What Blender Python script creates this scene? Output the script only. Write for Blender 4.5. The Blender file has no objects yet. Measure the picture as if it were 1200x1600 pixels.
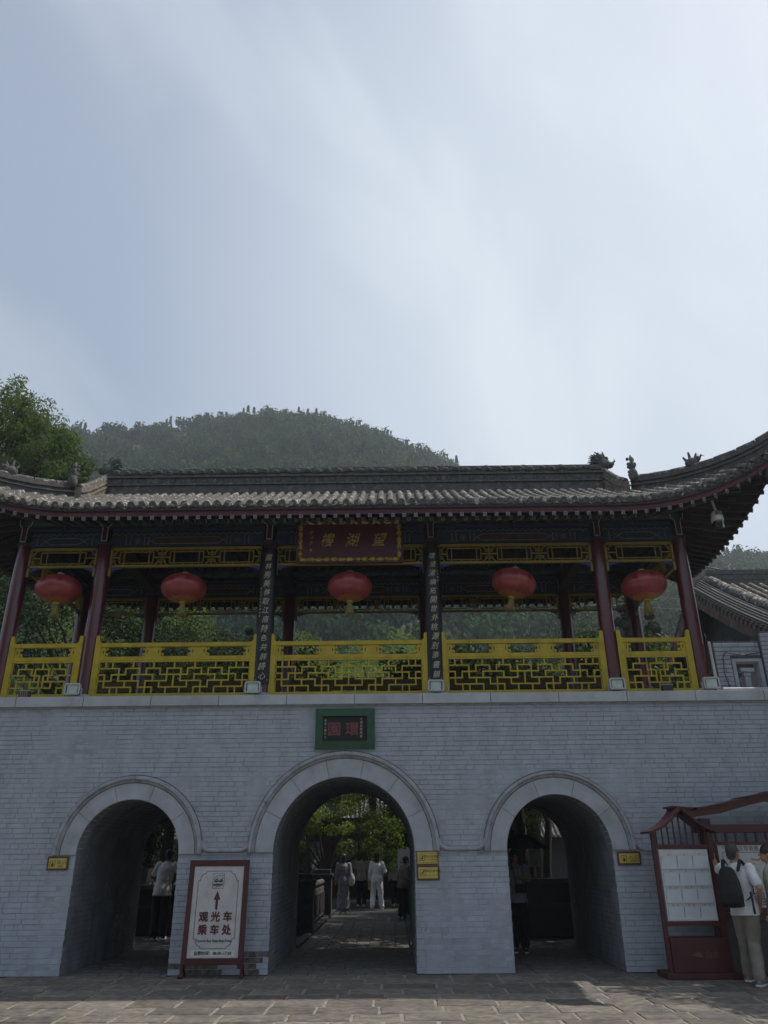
import bpy, math, random
import numpy as np
from mathutils import Vector, Matrix
R = math.radians
rnd = random.Random(7)
S = bpy.context.scene
col = S.collection

# ------------------------------------------------------------------ camera, world, sun, exposure
PITCH, YAW, ROLL, FPX = .42092727, -.00853688, -.0081145, 1195.4
cam_d = bpy.data.cameras.new('camera'); cam = bpy.data.objects.new('camera', cam_d); col.objects.link(cam)
F = Vector((math.sin(YAW)*math.cos(PITCH), math.cos(YAW)*math.cos(PITCH), math.sin(PITCH)))
R0 = Vector((math.cos(YAW), -math.sin(YAW), 0)); U0 = R0.cross(F)
RR = R0*math.cos(ROLL) + U0*math.sin(ROLL); UU = U0*math.cos(ROLL) - R0*math.sin(ROLL)
M = Matrix.Identity(4)
for i in range(3): M[i][0] = RR[i]; M[i][1] = UU[i]; M[i][2] = -F[i]
M[0][3], M[1][3], M[2][3] = 0, -13.0, 1.6
cam.matrix_world = M
cam_d.sensor_fit = 'VERTICAL'; cam_d.sensor_height = 36; cam_d.lens = FPX/1600*36
cam_d.clip_start = .1; cam_d.clip_end = 3000
S.camera = cam
SUN_EL, SUN_AZ = 59.0, 74.0      # azimuth from +Y towards +X
w = bpy.data.worlds.new('World'); S.world = w; w.use_nodes = True
nt = w.node_tree; N = nt.nodes; L = nt.links; N.clear()
out = N.new('ShaderNodeOutputWorld'); bg = N.new('ShaderNodeBackground'); sky = N.new('ShaderNodeTexSky')
sky.sky_type = 'NISHITA'; sky.sun_disc = False; sky.sun_elevation = R(SUN_EL); sky.sun_rotation = R(SUN_AZ)
sky.altitude = 300; sky.air_density = 1.1; sky.dust_density = 2.2; sky.ozone_density = 1.6
tc = N.new('ShaderNodeTexCoord')
def vray(px, py): return (F + RR*((px-600)/FPX) - UU*((py-800)/FPX)).normalized()
def dotn(v):
    d = N.new('ShaderNodeVectorMath'); d.operation = 'DOT_PRODUCT'; L.new(tc.outputs['Generated'], d.inputs[0]); d.inputs[1].default_value = tuple(v); return d.outputs['Value']
va, vb = vray(640, 20), vray(900, 560); along = (va-vb).normalized(); across = va.cross(vb).normalized(); third = along.cross(across)
def mathn(op, a_, b_=None):
    m_ = N.new('ShaderNodeMath'); m_.operation = op
    for k_, v_ in ((0, a_), (1, b_)):
        if v_ is None: continue
        if isinstance(v_, (int, float)): m_.inputs[k_].default_value = v_
        else: L.new(v_, m_.inputs[k_])
    return m_.outputs[0]
cx3 = N.new('ShaderNodeCombineXYZ'); L.new(mathn('MULTIPLY', dotn(along), 1.3), cx3.inputs[0]); L.new(mathn('MULTIPLY', dotn(across), 3.4), cx3.inputs[1]); L.new(mathn('MULTIPLY', dotn(third), 1.3), cx3.inputs[2])
nz = N.new('ShaderNodeTexNoise'); nz.inputs['Scale'].default_value = 1.35; nz.inputs['Detail'].default_value = 6; nz.inputs['Roughness'].default_value = .46; nz.inputs['Distortion'].default_value = .5; L.new(cx3.outputs[0], nz.inputs['Vector'])
cl = N.new('ShaderNodeMapRange'); cl.interpolation_type = 'SMOOTHSTEP'; cl.inputs[1].default_value = .40; cl.inputs[2].default_value = .72; cl.inputs[3].default_value = .30; cl.inputs[4].default_value = .52; L.new(nz.outputs['Fac'], cl.inputs[0])
# broad haze glow whitened into the sky over the gate's east side
ve = N.new('ShaderNodeMapRange'); ve.interpolation_type = 'SMOOTHSTEP'; ve.inputs[1].default_value = .80; ve.inputs[2].default_value = 1.0; ve.inputs[3].default_value = 0; ve.inputs[4].default_value = .40; L.new(dotn(vray(980, 520)), ve.inputs[0])
fac = mathn('MINIMUM', mathn('ADD', cl.outputs[0], ve.outputs[0]), .92)
mx = N.new('ShaderNodeMixRGB'); mx.inputs['Color2'].default_value = (6.6, 7.25, 7.85, 1)
L.new(fac, mx.inputs['Fac']); L.new(sky.outputs[0], mx.inputs['Color1']); L.new(mx.outputs[0], bg.inputs['Color'])
bg.inputs['Strength'].default_value = .1; L.new(bg.outputs[0], out.inputs['Surface'])
sd = bpy.data.lights.new('sun', 'SUN'); sd.energy = 3.0; sd.angle = R(.5); sd.color = (1, .93, .82)
so = bpy.data.objects.new('sun', sd); col.objects.link(so)
dsun = Vector((math.sin(R(SUN_AZ))*math.cos(R(SUN_EL)), math.cos(R(SUN_AZ))*math.cos(R(SUN_EL)), math.sin(R(SUN_EL))))
so.rotation_euler = dsun.to_track_quat('Z', 'Y').to_euler(); so.location = (0, 0, 60)
S.view_settings.view_transform = 'Standard'; S.view_settings.look = 'None'; S.view_settings.gamma = 1
S.view_settings.exposure = 0.27; S.view_settings.use_curve_mapping = False
S.cycles.max_bounces = 6; S.cycles.diffuse_bounces = 2; S.cycles.volume_bounces = 0

# ------------------------------------------------------------------ helpers
class MB:
    def __init__(s): s.v = []; s.f = []; s.m = []
    def add(s, vs, fs, m=0):
        b = len(s.v); s.v += [tuple(p) for p in vs]; s.f += [tuple(i+b for i in f) for f in fs]; s.m += [m]*len(fs); return s
    def box(s, x0, y0, z0, x1, y1, z1, m=0):
        v = [(x0,y0,z0),(x1,y0,z0),(x1,y1,z0),(x0,y1,z0),(x0,y0,z1),(x1,y0,z1),(x1,y1,z1),(x0,y1,z1)]
        return s.add(v, [(0,3,2,1),(4,5,6,7),(0,1,5,4),(1,2,6,5),(2,3,7,6),(3,0,4,7)], m)
    def bar(s, p, q, w, h, up=(0,0,1), m=0, w2=None, h2=None):
        p = Vector(p); q = Vector(q); d = (q-p).normalized(); up = Vector(up)
        if abs(d.dot(up)) > .98: up = Vector((0,1,0))
        sx = d.cross(up).normalized(); uz = sx.cross(d).normalized(); w2 = w if w2 is None else w2; h2 = h if h2 is None else h2
        v = []
        for c, ww, hh in ((p, w, h), (q, w2, h2)):
            for a, b in ((-1,-1),(1,-1),(1,1),(-1,1)): v.append(c + sx*a*ww/2 + uz*b*hh/2)
        return s.add(v, [(0,3,2,1),(4,5,6,7),(0,1,5,4),(1,2,6,5),(2,3,7,6),(3,0,4,7)], m)
    def tube(s, pts, r, n=8, m=0, caps=True, flat=1.0, side=None):
        pts = [Vector(p) for p in pts]; rs = r if isinstance(r, (list, tuple)) else [r]*len(pts)
        vs = []; ref = Vector(side) if side else None
        for i, p in enumerate(pts):
            d = (pts[min(i+1, len(pts)-1)] - pts[max(i-1, 0)])
            d = d.normalized() if d.length > 1e-9 else Vector((0,0,1))
            if ref is None:
                ref = Vector((1,0,0)) if abs(d.x) < .9 else Vector((0,1,0))
            a = (ref - d*ref.dot(d)); a = a.normalized() if a.length > 1e-6 else d.orthogonal().normalized()
            b = d.cross(a)
            rr = rs[i]; ra, rb = (rr if isinstance(rr, (tuple, list)) else (rr, rr*flat))
            for k in range(n):
                t = 2*math.pi*k/n; vs.append(p + a*math.cos(t)*ra + b*math.sin(t)*rb)
        fs = []
        for i in range(len(pts)-1):
            for k in range(n):
                k2 = (k+1) % n; fs.append((i*n+k, i*n+k2, (i+1)*n+k2, (i+1)*n+k))
        if caps: fs += [tuple(range(n-1, -1, -1)), tuple((len(pts)-1)*n+k for k in range(n))]
        return s.add(vs, fs, m)
    def lathe(s, prof, c, n=16, m=0, axis='z'):
        vs = []
        for r, z in prof:
            for k in range(n):
                t = 2*math.pi*k/n; x, y = r*math.cos(t), r*math.sin(t)
                vs.append((c[0]+x, c[1]+y, c[2]+z) if axis == 'z' else (c[0]+x, c[1]+z, c[2]+y))
        fs = []
        for i in range(len(prof)-1):
            for k in range(n):
                k2 = (k+1) % n; f = (i*n+k, i*n+k2, (i+1)*n+k2, (i+1)*n+k)
                fs.append(f if axis == 'z' else f[::-1])
        return s.add(vs, fs, m)
    def prism(s, poly, y0, y1, m=0, plane='xz'):     # poly of (x,z) extruded in y (or (y,z) in x, (x,y) in z)
        n = len(poly); T = {'xz': lambda a, b, c: (a, c, b), 'yz': lambda a, b, c: (c, a, b), 'xy': lambda a, b, c: (a, b, c)}[plane]
        vs = [T(a, b, y0) for a, b in poly] + [T(a, b, y1) for a, b in poly]
        fs = [tuple(range(n)), tuple(range(2*n-1, n-1, -1))] + [(i, n+i, n+(i+1) % n, (i+1) % n) for i in range(n)]
        return s.add(vs, fs, m)
    def ell(s, c, r, n=12, k=8, m=0, rot=None):
        vs = []; fs = []
        for i in range(k+1):
            ph = math.pi*i/k
            for j in range(n):
                t = 2*math.pi*j/n; p = Vector((r[0]*math.sin(ph)*math.cos(t), r[1]*math.sin(ph)*math.sin(t), r[2]*math.cos(ph)))
                if rot: p = rot @ p
                vs.append(Vector(c)+p)
        for i in range(k):
            for j in range(n): fs.append((i*n+j, (i+1)*n+j, (i+1)*n+(j+1) % n, i*n+(j+1) % n))
        return s.add(vs, fs, m)
    def mesh(s, name, mats, smooth=False):
        me = bpy.data.meshes.new(name); me.from_pydata([tuple(v) for v in s.v], [], s.f)
        for m in (mats if isinstance(mats, (list, tuple)) else [mats]): me.materials.append(m)
        if len(me.materials) > 1: me.polygons.foreach_set('material_index', s.m)
        if smooth:
            me.polygons.foreach_set('use_smooth', [True]*len(me.polygons))
            me.set_sharp_from_angle(angle=R(smooth if smooth > 1 else 40))
        me.update(); return me
    def build(s, name, mats, parent=None, smooth=False, bev=0, **kw):
        return put(name, s.mesh(name, mats, smooth), parent, bev=bev, **kw)
def put(name, me, parent=None, loc=None, rot=None, scale=None, bev=0, label=None, cat=None, group=None, kind=None):
    o = bpy.data.objects.new(name, me); col.objects.link(o)
    if loc is not None: o.location = loc
    if rot is not None: o.rotation_euler = rot
    if scale is not None: o.scale = scale
    if parent is not None:
        o.parent = parent; o.matrix_parent_inverse = WM[parent.name].inverted()
    WM[o.name] = Matrix.LocRotScale(o.location, o.rotation_euler, o.scale)
    if bev:
        b = o.modifiers.new('bevel', 'BEVEL'); b.width = bev; b.segments = 2; b.limit_method = 'ANGLE'
    tag(o, label, cat, group, kind); return o
WM = {}
def tag(o, label=None, cat=None, group=None, kind=None):
    if label: o['label'] = label
    if cat: o['category'] = cat
    if group: o['group'] = group
    if kind: o['kind'] = kind
    return o
def thing(name, loc, label, cat, group=None):
    o = bpy.data.objects.new(name, None); col.objects.link(o); o.location = loc; o.empty_display_size = .2
    WM[o.name] = Matrix.Translation(loc); return tag(o, label, cat, group)
def npmesh(name, V, Fq, mats, smooth=False):
    me = bpy.data.meshes.new(name); V = np.asarray(V, np.float32); Fq = np.asarray(Fq, np.int32); k = Fq.shape[1]
    me.vertices.add(len(V)); me.vertices.foreach_set('co', V.ravel())
    me.loops.add(Fq.size); me.loops.foreach_set('vertex_index', Fq.ravel())
    me.polygons.add(len(Fq)); me.polygons.foreach_set('loop_start', np.arange(len(Fq), dtype=np.int32)*k)
    me.polygons.foreach_set('loop_total', np.full(len(Fq), k, np.int32))
    if smooth: me.polygons.foreach_set('use_smooth', np.ones(len(Fq), bool))
    for m in (mats if isinstance(mats, (list, tuple)) else [mats]): me.materials.append(m)
    me.update(calc_edges=True); me.validate(); return me

def mat(name, c, rough=.7, var=.25, vs=6, c2=None, c2s=2.0, c2r=(.5, .65), bump=0, bs=60, metal=0, rand=0, spec=.5, trans=0, stretch=None, coat=0, streak=0):
    m = bpy.data.materials.new(name); m.use_nodes = True; t = m.node_tree; n = t.nodes; l = t.links; b = n['Principled BSDF']
    geo = n.new('ShaderNodeNewGeometry'); src = geo.outputs['Position']
    if stretch:
        mpn = n.new('ShaderNodeMapping'); mpn.inputs['Scale'].default_value = stretch; l.new(src, mpn.inputs[0]); src = mpn.outputs[0]
    nz = n.new('ShaderNodeTexNoise'); nz.inputs['Scale'].default_value = vs; nz.inputs['Detail'].default_value = 5; l.new(src, nz.inputs[0])
    mr = n.new('ShaderNodeMapRange'); mr.inputs[1].default_value = .3; mr.inputs[2].default_value = .7; mr.inputs[3].default_value = 1-var; mr.inputs[4].default_value = 1+var
    l.new(nz.outputs['Fac'], mr.inputs[0]); fac = mr.outputs[0]
    if rand:
        oi = n.new('ShaderNodeObjectInfo'); r2 = n.new('ShaderNodeMapRange'); r2.inputs[3].default_value = 1-rand; r2.inputs[4].default_value = 1+rand
        l.new(oi.outputs['Random'], r2.inputs[0]); mm = n.new('ShaderNodeMath'); mm.operation = 'MULTIPLY'; l.new(fac, mm.inputs[0]); l.new(r2.outputs[0], mm.inputs[1]); fac = mm.outputs[0]
    if streak:
        mps = n.new('ShaderNodeMapping'); mps.inputs['Scale'].default_value = (3.2, 3.2, .28); l.new(geo.outputs['Position'], mps.inputs[0])
        ns = n.new('ShaderNodeTexNoise'); ns.inputs['Scale'].default_value = 1.3; ns.inputs['Detail'].default_value = 5; l.new(mps.outputs[0], ns.inputs[0])
        ms_ = n.new('ShaderNodeMapRange'); ms_.inputs[1].default_value = .46; ms_.inputs[2].default_value = .70; ms_.inputs[3].default_value = 1; ms_.inputs[4].default_value = 1-streak; l.new(ns.outputs['Fac'], ms_.inputs[0])
        mm2 = n.new('ShaderNodeMath'); mm2.operation = 'MULTIPLY'; l.new(fac, mm2.inputs[0]); l.new(ms_.outputs[0], mm2.inputs[1]); fac = mm2.outputs[0]
    base = None
    if c2:
        n2 = n.new('ShaderNodeTexNoise'); n2.inputs['Scale'].default_value = c2s; n2.inputs['Detail'].default_value = 6; n2.inputs['Roughness'].default_value = .65; l.new(src, n2.inputs[0])
        rp = n.new('ShaderNodeMapRange'); rp.inputs[1].default_value = c2r[0]; rp.inputs[2].default_value = c2r[1]; l.new(n2.outputs['Fac'], rp.inputs[0])
        mxx = n.new('ShaderNodeMixRGB'); mxx.inputs[1].default_value = (*c, 1); mxx.inputs[2].default_value = (*c2, 1); l.new(rp.outputs[0], mxx.inputs[0]); base = mxx.outputs[0]
    mul = n.new('ShaderNodeMixRGB'); mul.blend_type = 'MULTIPLY'; mul.inputs[0].default_value = 1; mul.inputs[1].default_value = (*c, 1)
    if base: l.new(base, mul.inputs[1])
    cc = n.new('ShaderNodeCombineColor')
    for i in range(3): l.new(fac, cc.inputs[i])
    l.new(cc.outputs[0], mul.inputs[2]); l.new(mul.outputs[0], b.inputs['Base Color'])
    b.inputs['Roughness'].default_value = rough; b.inputs['Metallic'].default_value = metal; b.inputs['Specular IOR Level'].default_value = spec
    if coat: b.inputs['Coat Weight'].default_value = coat; b.inputs['Coat Roughness'].default_value = .15
    if bump:
        n3 = n.new('ShaderNodeTexNoise'); n3.inputs['Scale'].default_value = bs; n3.inputs['Detail'].default_value = 4; l.new(src, n3.inputs[0])
        bp = n.new('ShaderNodeBump'); bp.inputs['Strength'].default_value = bump; bp.inputs['Distance'].default_value = .01; l.new(n3.outputs['Fac'], bp.inputs['Height']); l.new(bp.outputs[0], b.inputs['Normal'])
    if trans:
        tr = n.new('ShaderNodeBsdfTranslucent'); ms = n.new('ShaderNodeMixShader'); ms.inputs[0].default_value = trans
        br = n.new('ShaderNodeMixRGB'); br.blend_type = 'MULTIPLY'; br.inputs[0].default_value = 1; br.inputs[2].default_value = (1.6, 1.7, .8, 1); l.new(mul.outputs[0], br.inputs[1]); l.new(br.outputs[0], tr.inputs[0])
        l.new(b.outputs[0], ms.inputs[1]); l.new(tr.outputs[0], ms.inputs[2]); l.new(ms.outputs[0], n['Material Output'].inputs[0])
    return m
G = {}
G['brick'] = mat('painted_brick', (.375,.412,.475), .85, .10, 5, (.33,.35,.39), 1.1, (.5,.8), .5, 45, rand=.04, streak=.10)
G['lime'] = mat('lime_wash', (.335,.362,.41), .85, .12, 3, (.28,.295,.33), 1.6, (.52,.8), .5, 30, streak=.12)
G['inner'] = mat('shaded_passage_lime', (.19,.20,.225), .9, .2, 3, (.12,.125,.135), 1.6, (.48,.75), .5, 30, streak=.2)  # lime wash darkened so the passages' shade lies in its colour
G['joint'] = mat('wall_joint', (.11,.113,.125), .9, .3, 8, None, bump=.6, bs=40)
G['barebrick'] = mat('bare_brick', (.15,.13,.12), .9, .4, 12, (.04,.035,.035), 9, bump=.7, bs=60)
G['stone'] = mat('smooth_stone', (.375,.40,.445), .75, .12, 4, (.29,.30,.32), 2.5, (.5,.75), .25, 30)
G['mould'] = mat('arch_moulding', (.34,.355,.385), .75, .2, 7, (.24,.245,.26), 5, (.52,.72), .3, 40)
G['coping'] = mat('coping_stone', (.42,.445,.48), .75, .1, 3, (.33,.335,.34), 2, (.5,.75), .3, 50, rand=.05)
G['pave'] = mat('paving_stone', (.17,.148,.124), .85, .35, 9, (.11,.105,.10), 2.2, (.45,.65), .9, 35, rand=.28)
G['ground'] = mat('mortar_ground', (.27,.25,.225), .9, .2, 14, (.20,.19,.175), 3, bump=.6, bs=40)
G['path'] = mat('path_brick', (.115,.11,.105), .85, .3, 6, (.09,.088,.085), 3, bump=.6, bs=40, rand=.2)
G['redcol'] = mat('red_lacquer', (.085,.012,.018), .28, .15, 3, None, bump=.06, bs=8, spec=.6, coat=.3)
G['redpaint'] = mat('red_paint', (.06,.012,.016), .5, .2, 4, (.07,.012,.015), 2)
G['fascia'] = mat('fascia_red', (.09,.018,.026), .6, .2, 5, (.06,.015,.02), 2)
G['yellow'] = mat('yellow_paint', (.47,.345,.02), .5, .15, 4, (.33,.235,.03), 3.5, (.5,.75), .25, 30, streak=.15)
G['cart'] = mat('cartouche_brown', (.06,.034,.028), .6, .3, 8)
G['ochre'] = mat('ochre_board', (.10,.07,.02), .6, .2, 4)
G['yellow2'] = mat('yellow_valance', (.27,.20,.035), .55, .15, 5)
G['gold'] = mat('gilt', (.46,.31,.07), .45, .35, 25, (.16,.10,.03), 12, (.5,.6), .8, 60, metal=.2)
G['blue'] = mat('beam_blue', (.022,.034,.085), .6, .3, 9, (.02,.045,.06), 5, (.45,.6))
G['green'] = mat('beam_green', (.025,.06,.055), .6, .3, 9)
G['brightblue'] = mat('scroll_blue', (.05,.07,.35), .6, .3, 20)
G['white'] = mat('outline_white', (.42,.42,.42), .7, .2, 8)
G['endpaint'] = mat('rafter_end_paint', (.27,.27,.27), .7, .25, 8)
G['dimline'] = mat('outline_grey', (.15,.155,.16), .7, .2, 8)
G['wood'] = mat('dark_wood', (.035,.022,.02), .6, .3, 6)
G['rafter'] = mat('rafter_wood', (.035,.03,.035), .6, .3, 6)
G['tile'] = mat('roof_tile', (.078,.072,.066), .8, .3, 10, (.40,.36,.29), 9, (.545,.62), .7, 40, rand=.15)
G['tile2'] = mat('ridge_brick', (.085,.082,.08), .85, .3, 10, (.20,.175,.14), 8, (.56,.68), .7, 35, rand=.1)
G['pan'] = mat('pan_tile', (.05,.048,.045), .85, .4, 12, (.14,.13,.11), 6, (.55,.65), .6, 40)
G['lantern'] = mat('lantern_silk', (.36,.055,.058), .42, .18, 5, None, bump=.2, bs=14, spec=.7, trans=.22, coat=.35)
G['ribred'] = mat('rib_red', (.13,.012,.016), .5, .1, 5)
G['lanterngold'] = mat('lantern_gold', (.34,.13,.03), .5, .2, 20)
G['tassel'] = mat('tassel_gold', (.24,.18,.045), .6, .3, 80, stretch=(1,1,.05))
G['black'] = mat('black_board', (.006,.006,.009), .4, .2, 5)
G['ink'] = mat('gold_ink', (.48,.44,.33), .5, .1, 5)
G['maroon'] = mat('maroon_board', (.060,.008,.013), .45, .15, 5)
G['gframe'] = mat('green_frame', (.022,.075,.042), .6, .2, 10)
G['faded'] = mat('faded_red', (.17,.055,.06), .6, .2, 10)
G['brass'] = mat('brass_plate', (.50,.39,.10), .35, .15, 10, metal=.3)
G['bronze'] = mat('bronze_edge', (.10,.05,.03), .45, .5, 60, metal=.3)
G['darkink'] = mat('dark_ink', (.02,.018,.02), .5, .1, 5)
G['redink'] = mat('red_ink', (.085,.010,.014), .5, .1, 5)
G['signred'] = mat('sign_red_metal', (.062,.009,.013), .42, .12, 5)
G['panel'] = mat('sign_panel', (.50,.48,.49), .45, .08, 7, (.42,.40,.37), 6, (.5,.7))
G['paper'] = mat('white_paper', (.60,.60,.60), .5, .05, 5)
G['acryl'] = mat('clear_pocket', (.68,.73,.80), .12, .06, 5)
G['lampgrey'] = mat('lamp_housing', (.42,.44,.45), .45, .15, 10)
G['lampglass'] = mat('lamp_glass', (.50,.56,.53), .15, .15, 8)
G['pipe'] = mat('white_pipe', (.42,.44,.46), .4, .1, 5)
G['cable'] = mat('black_cable', (.03,.03,.035), .6, .1, 5)
G['steel'] = mat('white_casing', (.55,.56,.57), .35, .05, 5)
G['glassdark'] = mat('dark_glass', (.02,.022,.025), .08, .05, 5)
G['dark'] = mat('dark_stone', (.05,.052,.055), .8, .3, 8, bump=.4, bs=30)
G['plaster'] = mat('old_plaster', (.22,.21,.20), .9, .3, 3, (.12,.11,.10), 2, bump=.3)
G['bark'] = mat('bark', (.05,.042,.035), .9, .4, 12, bump=.8, bs=25)
G['leafA'] = mat('leaf_pagoda', (.06,.10,.038), .6, .3, .8, (.11,.15,.04), .35, (.42,.6), trans=.4, spec=.15)
G['leafP'] = mat('leaf_soft_green', (.060,.095,.045), .7, .3, .8, (.10,.135,.058), .35, (.42,.6), trans=.4, spec=.1)
G['leafB'] = mat('leaf_grey_green', (.095,.14,.04), .6, .3, .6, (.16,.20,.06), .3, (.42,.6), trans=.35, spec=.15)
G['leafC'] = mat('leaf_dark', (.020,.038,.016), .6, .35, .9, (.055,.085,.025), .5, (.5,.62), trans=.25, spec=.15)
G['leafD'] = mat('leaf_bright', (.07,.105,.025), .6, .35, .9, (.13,.16,.04), .6, (.45,.6), trans=.4, spec=.15)
G['forest'] = mat('forest_leaf', (.010,.040,.020), .9, .45, .35, (.040,.085,.028), .11, (.44,.62), trans=.12, spec=.03)
G['earth'] = mat('hill_earth', (.045,.055,.03), .95, .3, .1, bump=.2, bs=1)
G['skin'] = mat('skin', (.32,.19,.13), .5, .08, 8)
G['hair'] = mat('hair', (.012,.010,.009), .5, .2, 40, bump=.5, bs=150)

def text(s, size, m, parent, loc, rot=(math.pi/2, 0, 0), ext=.0015, shear=0, name='lettering', align='CENTER', sx=1, bold=0, label=None):
    c = bpy.data.curves.new('t', 'FONT'); c.body = s; c.size = size; c.extrude = ext; c.align_x = align; c.align_y = 'CENTER'; c.shear = shear; c.resolution_u = 2
    o = bpy.data.objects.new('t', c); col.objects.link(o); dg = bpy.context.evaluated_depsgraph_get(); dg.update()
    me = bpy.data.meshes.new_from_object(o.evaluated_get(dg)); bpy.data.objects.remove(o); me.materials.clear(); me.materials.append(m); me.name = name
    if bold:
        vv = [tuple(v.co) for v in me.vertices]; ff = [tuple(p.vertices) for p in me.polygons]; mb = MB()
        for k, (dx, dy) in enumerate(((0, 0), (1, 0), (-1, 0), (0, 1), (0, -1), (.7, .7), (-.7, .7), (.7, -.7), (-.7, -.7))): mb.add([(x+dx*bold, y+dy*bold, z+.0001*k) for x, y, z in vv], ff)
        me = mb.mesh(name, m)
    return put(name, me, parent, loc=loc, rot=rot, scale=(sx, 1, 1), label=label)

# ------------------------------------------------------------------ ground
def gridsheet(name, x0, x1, y0, y1, nx, ny, fz, m, **kw):
    X, Y = np.meshgrid(np.linspace(x0, x1, nx), np.linspace(y0, y1, ny)); Z = fz(X, Y)
    V = np.stack([X, Y, Z], -1).reshape(-1, 3); I = np.arange(nx*ny).reshape(ny, nx)
    Fq = np.stack([I[:-1,:-1], I[:-1,1:], I[1:,1:], I[1:,:-1]], -1).reshape(-1, 4)
    return put(name, npmesh(name, V, Fq, m, True), kind='structure', **kw)
gridsheet('ground', -600, 600, -200, 900, 60, 60, lambda X, Y: X*0-.03, G['earth'])
stone_meshes = []
def chamf_box(mb, x0, y0, z0, x1, y1, z1, c, jit=0, face='z', m=0):
    # box whose top (face z) or front (face -y) is chamfered
    j = lambda: rnd.uniform(-jit, jit)
    if face == 'z':
        v = [(x0,y0,z0),(x1,y0,z0),(x1,y1,z0),(x0,y1,z0),(x0+j(),y0+j(),z1-c),(x1+j(),y0+j(),z1-c),(x1+j(),y1+j(),z1-c),(x0+j(),y1+j(),z1-c),
             (x0+c,y0+c,z1+j()*.5),(x1-c,y0+c,z1+j()*.5),(x1-c,y1-c,z1+j()*.5),(x0+c,y1-c,z1+j()*.5)]
        f = [(0,1,5,4),(1,2,6,5),(2,3,7,6),(3,0,4,7),(4,5,9,8),(5,6,10,9),(6,7,11,10),(7,4,8,11),(8,9,10,11)]
    else:
        v = [(x0,y1,z0),(x1,y1,z0),(x1,y1,z1),(x0,y1,z1),(x0+j(),y0+c,z0+j()),(x1+j(),y0+c,z0+j()),(x1+j(),y0+c,z1+j()),(x0+j(),y0+c,z1+j()),
             (x0+c,y0+j()*.4,z0+c),(x1-c,y0+j()*.4,z0+c),(x1-c,y0+j()*.4,z1-c),(x0+c,y0+j()*.4,z1-c)]
        f = [(0,1,5,4),(1,2,6,5),(2,3,7,6),(3,0,4,7),(4,5,9,8),(5,6,10,9),(6,7,11,10),(7,4,8,11),(8,9,10,11)]
    return mb.add(v, f, m)
plaza = gridsheet('pavement', -14, 14, -14, 0, 30, 30, lambda X, Y: X*0-.012, G['ground'])
for i in range(6):
    mb = MB(); x0, y0, x1, y1 = -.5, -.5, .5, .5; n = 8; c = .03
    # worn stone: outline wobbles, top gently uneven
    ring = []
    for k in range(4):
        a = [(x0,y0),(x1,y0),(x1,y1),(x0,y1)][k]; b = [(x1,y0),(x1,y1),(x0,y1),(x0,y0)][k]
        for q in range(3):
            t = q/3; ring.append((a[0]+(b[0]-a[0])*t+rnd.uniform(-.012,.012), a[1]+(b[1]-a[1])*t+rnd.uniform(-.02,.02)))
    n = len(ring); v = [(x, y, -.5) for x, y in ring] + [(x, y, -.12) for x, y in ring] + [(x*.965, y*.95, rnd.uniform(-.05,.05)) for x, y in ring] + [(0, 0, .03)]
    f = [(k, (k+1) % n, n+(k+1) % n, n+k) for k in range(n)] + [(n+k, n+(k+1) % n, 2*n+(k+1) % n, 2*n+k) for k in range(n)] + [(2*n+k, 2*n+(k+1) % n, 3*n) for k in range(n)]
    mb.add(v, f); stone_meshes.append(mb.mesh('paving_stone', G['pave'], 60))
row = 0; y = -.02
while y > -4.7:
    d = rnd.uniform(.40, .45); x = -6.9 + rnd.uniform(-.3, .3) + (row % 2)*.3
    while x < 6.2:
        l = rnd.uniform(.54, .74)
        put('paving_stone', rnd.choice(stone_meshes), plaza, loc=(x+l/2, y-d/2, -.004+rnd.uniform(-.003,.003)), scale=(l-.035, d-.035, .05), rot=(0, 0, rnd.choice((0, math.pi))))
        x += l
    y -= d; row += 1

# ------------------------------------------------------------------ brick gate
XC = -.75
ARCH = [(-4.149, .80, 1.05, 1.165, 1.63), (-.777, 1.10, 1.385, 1.50, 1.645), (2.57, .815, 1.07, 1.175, 1.64)]   # cx, r inner, r block, r moulding, spring z
DEP = 3.5
gate = thing('brick_gate', (XC, 1.75, 0), 'grey lime-washed brick gate wall with three arched passages under the pavilion', 'gate')
def in_arch(x, z, g=0, which=1):
    for cx, r, rb, ro, zs in ARCH:
        rr = (r, rb, ro)[which-1]+g
        if z >= zs:
            if (x-cx)**2+(z-zs)**2 < rr*rr: return True
        elif abs(x-cx) < r+g: return True
    return False
from mathutils import noise
def wear(x, z):      # 0..1: how thick the lime coat lies over the bricks
    n = noise.fractal(Vector((x*.8, z*1.1, 3.3)), 1.0, 2.0, 4)
    b = n*.9
    if x < -4.9: b += .62*max(0, 1-z/1.6) + .16
    if .4 < x < 1.8: b += .9*max(0, 1-z/1.35)
    if 3.3 < x: b += .25*max(0, 1.1-z/1.2)
    if 4.2 < x and z > 2.6: b -= .1
    b += .25*max(0, .6-abs(x+6.6))
    return min(1, max(0, (b-.18)*2.6))
def bare(x, z): return z < .42 and (noise.noise(Vector((x*2.2, z*5, 9))) > .12) and (-3.3 < x < -1.95 or 1.1 < x < 1.75)
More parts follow.
